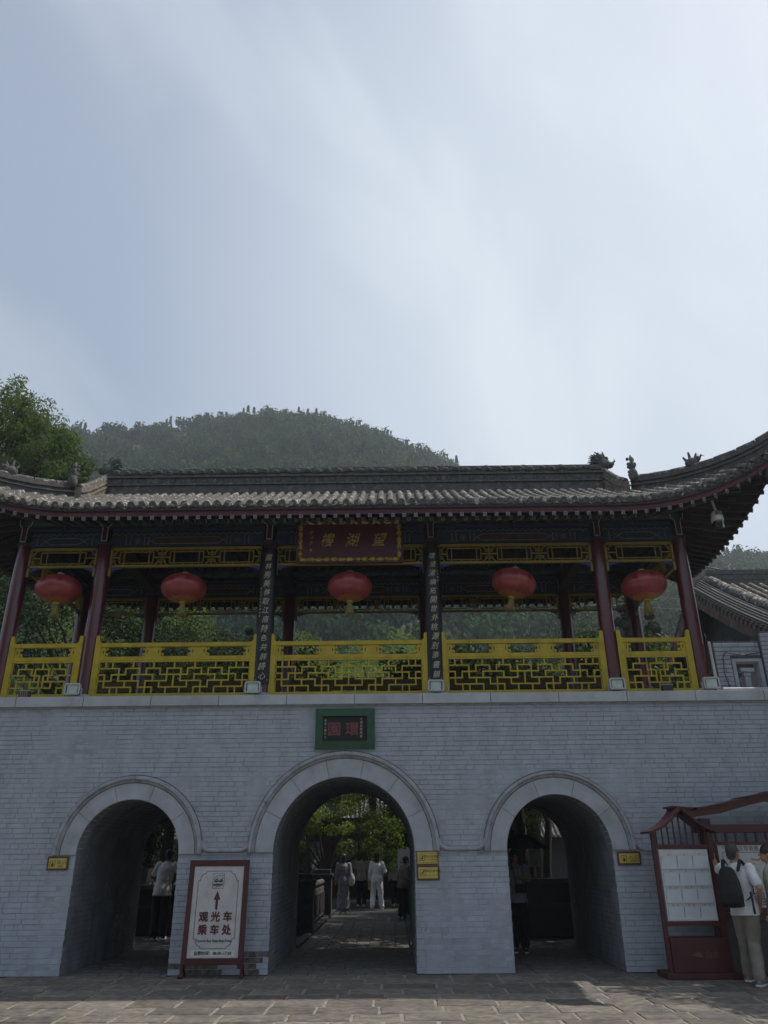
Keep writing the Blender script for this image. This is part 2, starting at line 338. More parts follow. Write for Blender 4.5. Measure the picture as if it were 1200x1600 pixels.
# backing sheet with holes: grid split at the jambs
xs = sorted(set([round(-9.0+.05*i, 3) for i in range(381)] + [c[0]+s*c[1] for c in ARCH for s in (-1, 1)]))
zs_ = [round(.025*i, 3) for i in range(157)]; xs = [x for x in xs if x <= 10]
idx = {}; V = []; Fq = []
def vid(i, k):
    if (i, k) not in idx:
        x, z = xs[i], min(zs_[k], 3.885); t = wear(x, z)
        idx[(i, k)] = len(V); V.append((x, -.0055-.0085*t + (.003*noise.noise(Vector((x*9, z*9, 0))) if t > .3 else 0), z))
    return idx[(i, k)]
for i in range(len(xs)-1):
    for k in range(len(zs_)-1):
        x, z = (xs[i]+xs[i+1])/2, (zs_[k]+zs_[k+1])/2
        if in_arch(x, z, 0) or (z > 1.70 and in_arch(x, z, .09)): continue
        Fq.append((vid(i, k), vid(i+1, k), vid(i+1, k+1), vid(i, k+1)))
jm = npmesh('mortar', V, Fq, [G['lime']], True)
put('lime_coat', jm, gate)
# bricks
CH = .0747
bricks = []
k = 0; z = .004
while z < 3.87:
    x = -9 + rnd.uniform(0, .2); z1 = min(z+CH-.007, 3.883)
    while x < 10:
        l = rnd.choice((.285, .285, .285, .30, .27)) if rnd.random() < .82 else .14
        if k % 5 == 3 and rnd.random() < .75: l = .14
        xa, xb = x, x+l-.005
        xm, zm = (xa+xb)/2, (z+z1)/2
        ok = True
        for cx, r, rb, ro, zsp in ARCH:
            if zm < zsp+.02:
                if xa < cx-r < xb: xb = cx-r
                elif xa < cx+r < xb: xa = cx+r
                if cx-r-1e-4 <= xa and xb <= cx+r+1e-4: ok = False
                if zm > zsp-.05 and abs(xm-cx) < ro: ok = False
            elif (xm-cx)**2+(zm-zsp)**2 < (ro-.07)**2: ok = False
        if ok and xb-xa > .03: bricks.append((xa, xb, z, z1))
        x += l
    z += CH; k += 1
def brick_mesh(w_, h_, mt, jit=.0025):
    mb = MB(); chamf_box(mb, -w_/2, -.5, -h_/2, w_/2, .5, h_/2, .004, jit, 'y')
    return mb
bm = {}
def bmesh_for(w_, mt):
    key = (round(w_, 2), mt)
    if key not in bm or len(bm[key]) < 4:
        mb = MB(); chamf_box(mb, -w_/2, -.014, -CH/2+.0035, w_/2, .01, CH/2-.0035, .0035, .0022, 'y')
        bm.setdefault(key, []).append(mb.mesh('brick', G[mt], False)); return bm[key][-1]
    return rnd.choice(bm[key])
vis = [b for b in bricks if -5.75 < b[0] and b[1] < 5.3 and wear((b[0]+b[1])/2, (b[2]+b[3])/2) < .75 and (b[1]-b[0]) > .1]
vis.sort(key=lambda b: (b[2], b[0])); near = set(vis[:298]); rest = MB()
for b in bricks:
    xm, zm = (b[0]+b[1])/2, (b[2]+b[3])/2; br = bare(xm, zm)
    if b in near:
        mt = 'barebrick' if br else 'brick'; off = rnd.uniform(-.002, .002) + (.004 if br else 0)
        put('brick', bmesh_for(b[1]-b[0], mt), gate, loc=(xm, off, zm))
    else:
        
        o = rnd.uniform(-.0025, .0025)
        chamf_box(rest, b[0], -.014+o, b[2], b[1], .01, b[3], .0035, .0022, 'y', 1 if (5.75 < b[0] < 5.95 and 3.3 < b[2] < 3.36) else 0)
rest.build('brickwork', [G['brick'], G['barebrick']], gate, kind='stuff')
# solid body: front thickness behind bricks, back wall, top slab
body = MB()
def arch_poly_strip(mb, cx, r, zsp, y0, y1, n=28, m=0):
    pts = [(cx-r, 0)] + [(cx-r*math.cos(math.pi*i/n), zsp+r*math.sin(math.pi*i/n)) for i in range(n+1)] + [(cx+r, 0)]
    v = [(a, y0, b) for a, b in pts] + [(a, y1, b) for a, b in pts]; q = len(pts)
    return mb.add(v, [(i, i+1, q+i+1, q+i) for i in range(q-1)], m)
for cx, r, rb, ro, zsp in ARCH: arch_poly_strip(body, cx, r, zsp, -.004, DEP)
# rear face
n = 24
edges = [-9] + sum([[c[0]-c[1], c[0]+c[1]] for c in ARCH], []) + [10]
for i in range(0, 8, 2): body.add([(edges[i], DEP, 0), (edges[i+1], DEP, 0), (edges[i+1], DEP, 3.9), (edges[i], DEP, 3.9)], [(0,1,2,3)])
for cx, r, rb, ro, zsp in ARCH:
    a = [(cx-r*math.cos(math.pi*i/n), zsp+r*math.sin(math.pi*i/n)) for i in range(n+1)]
    for i in range(n): body.add([(a[i][0], DEP, a[i][1]), (a[i+1][0], DEP, a[i+1][1]), (a[i+1][0], DEP, 3.9), (a[i][0], DEP, 3.9)], [(0,1,2,3)])
body.box(-9, .02, 3.9, 10, DEP+.1, 4.045)
body.box(-9, .012, 0, -8.9, DEP, 3.9); body.box(9.9, .012, 0, 10, DEP, 3.9)
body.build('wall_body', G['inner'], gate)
# bricks lining the passages
tb = MB(); z = .004
lines = []
for ai, (cx, r, rb, ro, zsp) in enumerate(ARCH):
    for sgn in (-1, 1):
        X = cx+sgn*r; z = .004; kk = 0
        while z < zsp-.02:
            y = .01 + (kk % 2)*.14
            while y < DEP-.05:
                l = min(.275, DEP-y-.01)
                if wear(y*1.3+ai*5+sgn, z) < .85:
                    xin = X-sgn*.012
                    a, b = sorted((X+sgn*.01, xin)); tb.box(a, y, z, b, y+l, z+CH-.008)
                y += l+.009
            z += CH; kk += 1
    m_ = int(math.pi*r/CH)
    for q in range(m_):           # vault courses
        t0, t1 = math.pi*(q+.06)/m_, math.pi*(q+.94)/m_
        y = .28
        while y < DEP-.05:
            l = min(.275*rnd.choice((1, 1, 2)), DEP-y-.01)
            v = [(cx-rr*math.cos(t), yy, zsp+rr*math.sin(t)) for rr in (r-.010, r+.01) for yy in (y, y+l) for t in (t0, t1)]
            tb.add(v, [(0,1,3,2), (0,2,6,4), (1,5,7,3), (0,4,5,1), (2,3,7,6)]); y += l+.009
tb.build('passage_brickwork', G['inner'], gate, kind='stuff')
# arch stones and moulding
NV = (5, 7, 5)
for (cx, r, rb, ro, zsp), nv in zip(ARCH, NV):
    g = .005
    for q in range(nv):
        t0 = math.pi*q/nv + g/r*.5; t1 = math.pi*(q+1)/nv - g/r*.5; m_ = 9
        mb = MB(); ang = [t0+(t1-t0)*i/m_ for i in range(m_+1)]
        sec = [(r-.0, .26), (r-.0, -.026), (r+.006, -.032), (rb-.006, -.032), (rb, -.026), (rb, .02)]
        v = [(cx-rr*math.cos(t), yy, zsp+rr*math.sin(t)) for t in ang for rr, yy in sec]; k6 = len(sec)
        f = [(i*k6+a, i*k6+a+1, (i+1)*k6+a+1, (i+1)*k6+a) for i in range(m_) for a in range(k6-1)]
        f += [tuple(range(k6)), tuple(m_*k6+a for a in range(k6-1, -1, -1))]
        mb.add(v, f); mb.build('arch_stone', G['stone'], gate, smooth=40)
    nm = 6
    for q in range(nm):
        t0 = math.pi*q/nm + .003; t1 = math.pi*(q+1)/nm - .003; m_ = 8; mb = MB()
        sec = [(rb+.002, .01), (rb+.004, -.03), (rb+.018, -.045), (rb+.03, -.036), (rb+.04, -.036), (rb+.058, -.085), (rb+.09, -.088), (ro-.006, -.06), (ro, .01)]
        v = [(cx-rr*math.cos(t0+(t1-t0)*i/m_), yy, zsp+rr*math.sin(t0+(t1-t0)*i/m_)) for i in range(m_+1) for rr, yy in sec]; k6 = len(sec)
        f = [(i*k6+a, i*k6+a+1, (i+1)*k6+a+1, (i+1)*k6+a) for i in range(m_) for a in range(k6-1)]
        f += [tuple(range(k6)), tuple(m_*k6+a for a in range(k6-1, -1, -1))]
        mb.add(v, f); mb.build('arch_moulding', G['mould'], gate, smooth=50)
# shadow lines put in as dark rings in the unpainted crevices by each moulding
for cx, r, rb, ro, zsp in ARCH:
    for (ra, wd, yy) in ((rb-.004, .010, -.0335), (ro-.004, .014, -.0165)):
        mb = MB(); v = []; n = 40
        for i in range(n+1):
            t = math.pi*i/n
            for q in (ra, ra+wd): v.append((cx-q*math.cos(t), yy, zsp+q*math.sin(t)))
        mb.add(v, [(2*i, 2*i+1, 2*i+3, 2*i+2) for i in range(n)]); mb.build('crevice_shadow_line', G['joint'], gate)
# string course between the arches (curls out of the mouldings)
def string(xa, xb, za, zb):
    mb = MB(); h = .035
    pts = [(xa-.03, 0, za+.13), (xa-.02, 0, za+.07), (xa+.02, 0, za+.015), (xa+.09, 0, za-.012)] if xa > -8 else [(xa, 0, za)]
    pts += [(xa+(xb-xa)*t, 0, za-.018) for t in (.25, .5, .75)]
    pts += [(xb-.09, 0, zb-.012), (xb-.02, 0, zb+.015), (xb+.02, 0, zb+.07), (xb+.03, 0, zb+.13)] if xb < 8 else [(xb, 0, zb-.02)]
    mb.tube([(p[0], -.014, p[2]) for p in pts], .034, 8, side=(0, 1, 0)); mb.build('string_course', G['mould'], gate, smooth=60)
    mb = MB(); mb.box(xa-.06, -.03, za-.072, xb+.06, .008, za-.056); mb.build('string_fillet', G['mould'], gate)
string(ARCH[0][0]+ARCH[0][3], ARCH[1][0]-ARCH[1][3], 1.69, 1.69); string(ARCH[1][0]+ARCH[1][3], ARCH[2][0]-ARCH[2][3], 1.69, 1.69)
mb = MB(); e = ARCH[2][0]+ARCH[2][3]
mb.tube([(e-.02, -.02, 1.80), (e+.0, -.02, 1.73), (e+.06, -.02, 1.665), (e+.16, -.02, 1.635), (e+.4, -.02, 1.63), (10, -.02, 1.63)], .028, 8, side=(0,1,0))
mb.build('string_course', G['mould'], gate, smooth=60)
# coping stones and the shadow fillet below
x = -9.05
i = 0
offs = -5.17
xs_c = [offs + 1.135*k for k in range(-4, 15)]
for a in xs_c:
    if a > 9.9: break
    mb = MB(); mb.box(a+.004, -.085, 3.892, a+1.131, .55, 4.058); mb.build('coping_stone', G['coping'], gate, bev=.006)
mb = MB(); mb.box(-9.5, -.04, 3.868, 10, .01, 3.8905); mb.build('coping_fillet', G['mould'], gate)
mb = MB(); mb.box(-9.5, .552, 4.046, 10, DEP+.3, 4.056); mb.build('terrace_floor', G['plaster'], gate)
# gate passage floors and inner path
pth = MB()
for cx, r, rb, ro, zsp in ARCH:
    y = .0
    while y < 3.5:
        x = cx-r+.005; x -= 0
        d = .16
        while x < cx+r-.02:
            l = min(rnd.uniform(.24, .34), cx+r-x)
            chamf_box(pth, x, y, -.03, x+l-.012, y+d-.012, .0+rnd.uniform(-.004,.006), .006, .003, 'z'); x += l
        y += d
y = 3.5
while y < 9.5:
    x = -1.80
    while x < .28:
        l = .26; chamf_box(pth, x, y, -.03, x+l-.012, y+.14-.012, .0+rnd.uniform(-.003,.005), .005, .002, 'z'); x += l
    y += .14
pth.build('path_paving', G['path'], None, kind='structure')
mb = MB(); mb.box(-1.98, 3.5, -.03, -1.82, 14, .045); mb.box(.3, 3.5, -.03, .46, 14, .045); mb.build('kerb', G['dark'], None, kind='structure')
gridsheet('path', -14, 14, 3.5, 60, 20, 20, lambda X, Y: X*0-.02, G['dark'])

# ------------------------------------------------------------------ timber pavilion
YM, LH, LS = 1.875, 7.6, 3.025
pav = thing('timber_pavilion', (XC, YM, 4.05), 'open timber pavilion with upturned grey tiled roof, dark red columns and yellow railings', 'pavilion')
COLX = [-6.87, -5.35, -2.255, .755, 3.85, 5.37]
def lift(al): return 1.0*max(0, 1-al/3.0)**2.3
def a_e(al): return .3*(1-max(0, 1-al/3.0)**2)
def base(a): a -= .3; return 7.205+.47*a+.034*a*abs(a)
SIDES = [  # (origin fn) map (t, a) -> world xy ; half length
    ('front', LH, lambda t, a: (XC+t, YM-LS+a)), ('back', LH, lambda t, a: (XC-t, YM+LS-a)),
    ('east', LS, lambda t, a: (XC+LH-a, YM+t)), ('west', LS, lambda t, a: (XC-LH+a, YM-t))]
def zr(al, a): return base(a)+lift(max(al, a))*1.0
def surf(side, t, a, dz=0):
    nm, Lh, fn = side; x, y = fn(t, a); return Vector((x, y, zr(Lh-abs(t), a)+dz))
roof = MB()
for side in SIDES:
    nm, Lh, fn = side; nt_ = 76 if Lh == LH else 32; na = 12
    amax = LS if Lh == LH else 2.15
    ts = [-Lh+2*Lh*i/nt_ for i in range(nt_+1)]
    for layer, dz, flip in ((0, 0, 0), (1, -.085, 1)):
        v = []; f = []
        for t in ts:
            al = Lh-abs(t); lim = amax if (Lh == LH and abs(t) <= 5.42) else min(al, amax)
            lo = a_e(al)
            for k in range(na+1):
                a = lo+(max(lo+.001, lim)-lo)*k/na; v.append(surf(side, t, a, dz))
        for i in range(nt_):
            for k in range(na):
                q = (i*(na+1)+k, (i+1)*(na+1)+k, (i+1)*(na+1)+k+1, i*(na+1)+k+1); f.append(q[::-1] if flip else q)
        roof.add(v, f, layer)
        if layer == 0: top = v
        else:
            for i in range(nt_): roof.add([top[i*(na+1)], top[(i+1)*(na+1)], v[(i+1)*(na+1)], v[i*(na+1)]], [(0,3,2,1)], 1)
# gables
for s in (-1, 1):
    X = XC+s*5.42
    roof.add([(X, YM-2.0, zr(9, 1.03)), (X, YM+2.0, zr(9, 1.03)), (X, YM, 8.9)], [(0,1,2)], 1)
rf = roof.build('roof', [G['pan'], G['rafter']], pav, smooth=30)
# tile rows
prof_n = 7
def tile_row(side, t, a0, a1, r=.062):
    mb = MB(); a = a0; seg = .27; first = True; vs = []; n = prof_n
    L_ = []
    while a < a1-.04:
        b = min(a+seg, a1); L_.append((a, r*1.07)); L_.append((b-.02, r*.93)); a = b
    x0, y0 = side[2](t, 0); x1, y1 = side[2](t, 1); dx = Vector((x1-x0, y1-y0, 0)); sx = Vector((-dx.y, dx.x, 0))
    rings = []
    for a, rr in L_:
        c = surf(side, t, a, .01); rings.append([c+sx*rr*math.cos(math.pi*k/(n-1))+Vector((0,0,1))*rr*1.25*math.sin(math.pi*k/(n-1)) for k in range(n)])
    v = [p for g_ in rings for p in g_]; f = [(i*n+k, i*n+k+1, (i+1)*n+k+1, (i+1)*n+k) for i in range(len(rings)-1) for k in range(n-1)]
    return mb.add(v, [q[::-1] for q in f]+[tuple(range(n))])
flat_cache = {}
eavetile = MB(); eavetile.lathe([(.0, -.012), (.03, -.010), (.045, -.016), (.063, -.012), (.066, .0), (.066, .11)], (0, 0, 0), 12, axis='y')
eavetile = eavetile.mesh('eave_tile', G['tile'], 40)
drip = MB()
pl = [(-.075, .01), (-.06, -.026), (-.03, -.046), (0, -.058), (.03, -.046), (.06, -.026), (.075, .01), (.04, -.014), (0, -.022), (-.04, -.014)]
drip.prism(pl, -.012, .006); drip.prism([(-.035, -.018), (0, -.042), (.035, -.018), (0, -.026)], -.018, -.012)
drip = drip.mesh('drip_tile', G['tile'])
for side in SIDES:
    nm, Lh, fn = side; nrow = int((Lh-.12)/.19)
    rz = {'front': 0, 'back': math.pi, 'east': math.pi/2, 'west': -math.pi/2}[nm]
    for i in range(-nrow, nrow+1):
        t = i*.19; al = Lh-abs(t); lim = 2.76 if (Lh == LH and abs(t) <= 5.5) else min(al-.02, 2.1)
        lo = a_e(al)
        if lim-lo < .15: lim = lo+.15
        if Lh == LH and al >= 3:
            if nm == 'back' and False: continue
            if nm not in flat_cache: flat_cache[nm] = (t, tile_row(side, t, lo, lim).mesh('tile_row', G['tile'], 40))
            t0, me = flat_cache[nm]; p0 = fn(t0, 0); p1 = fn(t, 0)
            jitter = rnd.uniform(-.012, .012)
            put('tile_row', me, rf, loc=(p1[0]-p0[0]+jitter, p1[1]-p0[1], 0))
        else: tile_row(side, t, lo, lim).build('tile_row', G['tile'], rf, smooth=40)
        if nm != 'back' or True:
            p = surf(side, t, lo, .03); put('eave_tile', eavetile, rf, loc=p + Vector((rnd.uniform(-.008,.008), 0, rnd.uniform(-.01,.008))), rot=(0, 0, rz))
            if i < nrow:
                t2 = t+.095; al2 = Lh-abs(t2); p = surf(side, t2, a_e(al2), .0)
                nx, ny = fn(0, 0)[0]-fn(0, 1)[0], fn(0, 0)[1]-fn(0, 1)[1]
                put('drip_tile', drip, rf, loc=p+Vector((nx*.015, ny*.015, rnd.uniform(-.008, .006))), rot=(rnd.uniform(-.15,.15), rnd.uniform(-.1,.1), rz))
# ridges
G['ridgeb'] = mat('sunlit_ridge_brick', (.15,.125,.10), .85, .3, 14, (.30,.26,.20), 9, (.5,.65), .8, 35)  # brighter, warmer copy of the ridge brick with sunlight put into the colour
def ridge(pts, hgt, wid, name='ridge', parent=rf, cap=True, m=None):
    mb = MB()
    for z0, z1, ww in ((-.05, hgt*.28, wid*1.05), (hgt*.28, hgt*.36, wid*1.4), (hgt*.36, hgt*.62, wid*.85), (hgt*.62, hgt*.69, wid*1.25), (hgt*.69, hgt, wid*.85)):
        vs = []
        for i, p in enumerate(pts):
            d = (Vector(pts[min(i+1, len(pts)-1)])-Vector(pts[max(0, i-1)])); d.z = 0; d.normalize(); s = Vector((-d.y, d.x, 0)); p = Vector(p)
            for k, zz in ((-1, z0), (1, z0), (1, z1), (-1, z1)): vs.append(p+s*k*ww/2+Vector((0,0,zz)))
        fs = [(i*4+a, i*4+(a+1) % 4, (i+1)*4+(a+1) % 4, (i+1)*4+a) for i in range(len(pts)-1) for a in range(4)]
        fs += [(3,2,1,0), tuple((len(pts)-1)*4+a for a in range(4))]; mb.add(vs, fs)
    o = mb.build(name, m or G['tile2'], parent)
    if cap:
        # rounded cover tiles along the top
        P = [Vector(p)+Vector((0,0,hgt+.01)) for p in pts]; tot = 0; m2 = MB(); segs = []
        for i in range(len(P)-1):
            d = P[i+1]-P[i]; n = max(1, round(d.length/.3))
            for k in range(n): segs.append((P[i]+d*(k/n), P[i]+d*((k+1)/n)))
        for a, b in segs: m2.tube([a, a+(b-a)*.93], [wid*.42, wid*.36], 8)
        m2.build('ridge_cap', G['tile'], o, smooth=45)
    return o
ZR = 8.73
main = ridge([(XC-5.42, YM, ZR), (XC+5.42, YM, ZR)], .57, .20, 'main_ridge', cap=False)
orn = MB()
orn.ell((0, 0, 0), (.085, .022, .05), 12, 6); orn.ell((0, -.012, .012), (.045, .022, .03), 10, 6)
for s in (-1, 1): orn.tube([(s*.06, -.005, -.02), (s*.10, -.008, -.045), (s*.125, -.008, -.02), (s*.11, -.008, .0)], [.014, .012, .01, .006], 5)
orn = orn.mesh('ridge_scroll', G['tile2'], 50)
orn2 = MB(); orn2.ell((0, 0, -.01), (.05, .02, .05), 10, 6)
orn2.prism([(-.09, .06), (-.05, .06), (-.07, .02)], -.015, .01); orn2.tube([(.07, 0, -.045), (.07, -.008, .05)], .011, 5); orn2 = orn2.mesh('ridge_relief', G['tile2'], 50)
for ys, rz in ((YM-.1, 0), (YM+.1, math.pi)):
    n = 46
    for i in range(n):
        x = XC-5.3+10.6*(i+.5)/n
        if rz and i % 3: continue
        put('ridge_scroll', orn, main, loc=(x, ys, ZR+.50-.02*(i % 2)), rot=(0, rnd.uniform(-.15, .15), rz), scale=(rnd.uniform(.85, 1.15), 1, rnd.uniform(.85, 1.3)))
        put('ridge_relief', orn2, main, loc=(x+.08, ys+(.015 if rz == 0 else -.015), ZR+.285), rot=(0, 0, rz), scale=(1, 1, 1.1))
for k, x in enumerate([XC-5.3+10.6*i/13 for i in range(14)]):
    if rnd.random() < .6:
        mb = MB(); mb.ell((x, YM, ZR+.58), (rnd.uniform(.06, .1), .05, .04), 10, 6); mb.build('ridge_knob', G['tile2'], main, smooth=60)
for sx in (-1, 1):
    for sy in (-1, 1):
        # descending ridge then hip ridge
        X = XC+sx*5.42
        pts = [(X, YM+sy*(LS-a), zr(9, a)+.03 + (.10*max(0, (a-2.2))/.8)) for a in (2.98, 2.7, 2.35, 2.0, 1.75)]
        pts = [Vector(p) for p in pts]
        ridge(pts, .31, .15, 'descending_ridge', m=G['ridgeb'])
        hp = []
        for s in [1.98, 1.7, 1.4, 1.1, .8, .5, .25, .05, -.08]:
            zz = base(max(s, -.1))+lift(max(s, 0))+.02 + (.05 if s < .3 else 0)*(1-s/.3 if s < .3 else 0)
            hp.append(Vector((XC+sx*(LH-s), YM+sy*(LS-s), zz)))
        ridge(hp, .27, .17, 'hip_ridge')
        # corner beam under the hip
        mb = MB(); q = [Vector((p.x, p.y, p.z-.23)) for p in hp[2:]]
        for a, b in zip(q[:-1], q[1:]): mb.bar(a, b, .13, .17)
        e = q[-1]; d = (q[-1]-q[-2]).normalized(); mb.bar(e, e+d*.12, .15, .15)
        mb.build('corner_beam', G['redpaint'], rf)
        # animals
        def beast(p, face, kind):
            b = MB(); h = kind
            if h == 0:       # fan-horned dragon head
                b.ell((0, 0, .08), (.13, .07, .12), 10, 6); b.ell((.12, 0, .07), (.08, .05, .05), 8, 6)
                b.tube([(.17, 0, .10), (.22, 0, .14), (.20, 0, .18)], [.02, .015, .006], 5)
                for k in range(7):
                    t = R(62+17*k); r0, r1 = .08, .27-.01*abs(k-3)
                    pts_ = [(math.cos(t+.0)*r0-.04, (k % 2-.5)*.03, .08+math.sin(t)*r0), (math.cos(t+.12)*(r0+r1)/2-.05, (k % 2-.5)*.04, .1+math.sin(t+.12)*(r0+r1)/2), (math.cos(t+.35)*r1-.05, (k % 2-.5)*.05, .1+math.sin(t+.35)*r1)]
                    b.tube(pts_, [.032, .024, .009], 5)
                b.ell((.05, 0, .19), (.05, .045, .05), 8, 6)
            elif h == 1:     # upright seated figure
                b.ell((0, 0, .10), (.085, .08, .14), 10, 8); b.ell((0, 0, .27), (.06, .06, .11), 10, 8); b.ell((.01, 0, .40), (.042, .045, .06), 10, 8)
                b.tube([(0, 0, .42), (-.005, 0, .50)], [.035, .01], 6); b.ell((.05, 0, .30), (.03, .03, .05), 6, 5)
                for k in range(5): b.ell((-.06, (k % 2-.5)*.04, .1+.08*k), (.03, .02, .035), 6, 5)
            else:            # two-horned crouching beast
                b.ell((0, 0, .09), (.12, .07, .10), 10, 6); b.ell((.09, 0, .16), (.06, .05, .05), 8, 6)
                for tx, tz in ((-.12, .22), (-.03, .30), (.08, .26), (.15, .22)):
                    b.tube([(tx*.6, 0, .12), (tx*.8, .01, tz*.75), (tx*1.1, 0, tz), (tx*1.25+.02, 0, tz-.03)], [.035, .025, .016, .006], 6)
            me = b.mesh('ridge_beast', G['tile2'], 60)
            rot = math.atan2(face[1], face[0])
            v = [Matrix.Rotation(rot, 4, 'Z') @ Matrix.Scale(1.12, 4) @ vv.co for vv in me.vertices]
            me.vertices.foreach_set('co', [c for q_ in v for c in q_])
            put('ridge_beast', me, rf, loc=p)
        beast(pts[0]+Vector((0, 0, .40)), (sx, 0), 0)
        beast(hp[0]+Vector((0, sy*.12, .18)), (sx, sy*.4), 1)
        k = hp[3]; beast(k+Vector((0, 0, .27)), (sx, sy*.3), 2)
# fascia boards, rafters
raf = {}
def ringend(mb, c, ex, ez, n, s, m_w=1, m_d=2):
    # painted end: white outline square with a small dot; print raised 2 mm
    for k, (a, mm, off) in enumerate(((s*1.0, m_w, .002), (s*.62, 0, .004), (s*.25, m_w, .006))):
        v = [c+n*off+ex*i*a/2+ez*j*a/2 for i, j in ((-1,-1),(1,-1),(1,1),(-1,1))]; mb.add(v, [(0,1,2,3)], mm)
def rafter_mesh(L_, s, drop, name):
    mb = MB(); d = Vector((0, math.cos(drop), math.sin(drop))); mb.bar((0, 0, 0), d*L_, s, s)
    ex = Vector((1, 0, 0)); ez = ex.cross(d); ringend(mb, Vector((0, 0, 0)), ex, ez, -d, s); return mb.mesh(name, [G['rafter'], G['endpaint']])
fly = rafter_mesh(.62, .062, R(12), 'flying_rafter'); low = rafter_mesh(1.5, .066, R(25), 'eave_rafter'); low_s = rafter_mesh(.62, .066, R(14), 'eave_rafter')
for side in SIDES:
    nm, Lh, fn = side; rz = {'front': 0, 'back': math.pi, 'east': math.pi/2, 'west': -math.pi/2}[nm]
    # fascia
    mb = MB(); n = int(Lh*10); prev = None; v = []
    for i in range(n+1):
        t = -Lh+.02+(2*Lh-.04)*i/n; al = Lh-abs(t); p0 = surf(side, t, a_e(al)+.035, -.012); p1 = surf(side, t, a_e(al)+.065, -.012)
        v += [p0+Vector((0,0,-.19)), p1+Vector((0,0,-.19)), p1, p0]
    fs = [(i*4+a, i*4+(a+1) % 4, (i+1)*4+(a+1) % 4, (i+1)*4+a) for i in range(n) for a in range(4)]
    mb.add(v, fs); mb.build('fascia_board', G['fascia'], pav)
    for (me, sp, ain, dz, ph) in ((fly, .2, .02, -.225, 0), (low, .2035, .42, -.32, .07)):
        k = int((Lh-.25)/sp)
        for i in range(-k, k+1):
            t = i*sp+ph
            al = Lh-abs(t)
            if al < .25: continue
            p = surf(side, t, a_e(al)+ain, dz)
            if ain > .1: p.z = zr(9, a_e(9)+ain)+dz + lift(al)*.8
            ang = 0
            if al < 2.3:  # fan towards the corner
                f_ = 1-al/2.3; ang = -f_*R(40)*(1 if t > 0 else -1)
            if ain > .1 and abs(ang) > 0: p = p + Vector((0, 0, -.0))
            m3 = me if (me is fly or al > 1.7) else low_s
            put('flying_rafter' if me is fly else 'eave_rafter', m3, rf, loc=p, rot=(0, 0, rz-ang))
# columns
cm = MB(); cm.lathe([(.135, 0), (.135, 2.1), (.122, 2.86), (.0, 2.86)], (0, 0, 4.10), 20); cm = cm.mesh('column', G['redcol'], 50)
cb = MB(); cb.lathe([(.17, 0), (.19, .03), (.185, .07), (.15, .10), (.0, .10)], (0, 0, 4.056), 20); cb = cb.mesh('column_base', G['stone'], 50)
cc_ = MB(); cc_.lathe([(.128, 0), (.15, .012), (.15, .045), (.128, .06), (.0, .06)], (0, 0, 6.93), 20); cc_ = cc_.mesh('capital', G['blue'], 50)
hk = MB()
hk.box(-.045, -.15, 6.97, .045, .0, 7.26, 0)
for s in (-1, 1): hk.bar((s*.05, -.156, 6.99), (s*.05, -.156, 7.25), .012, .012, m=1); hk.tube([(s*.05, -.156, 7.25), (s*.07, -.156, 7.29), (s*.11, -.156, 7.32), (s*.12, -.156, 7.42)], .007, 4, m=1)
hk.bar((-.05, -.156, 6.985), (.05, -.156, 6.985), .012, .012, m=1); hk = hk.mesh('bracket_head', [G['redpaint'], G['white']])
for j, Y in enumerate((.35, 3.4)):
    for X in COLX:
        c = put('column', cm, pav, loc=(X, Y, 0)); put('column_base', cb, c, loc=(X, Y, 0)); put('capital', cc_, c, loc=(X, Y, 0))
        put('bracket_head', hk, c, loc=(X, Y, 0), rot=(0, 0, 0 if j == 0 else math.pi))
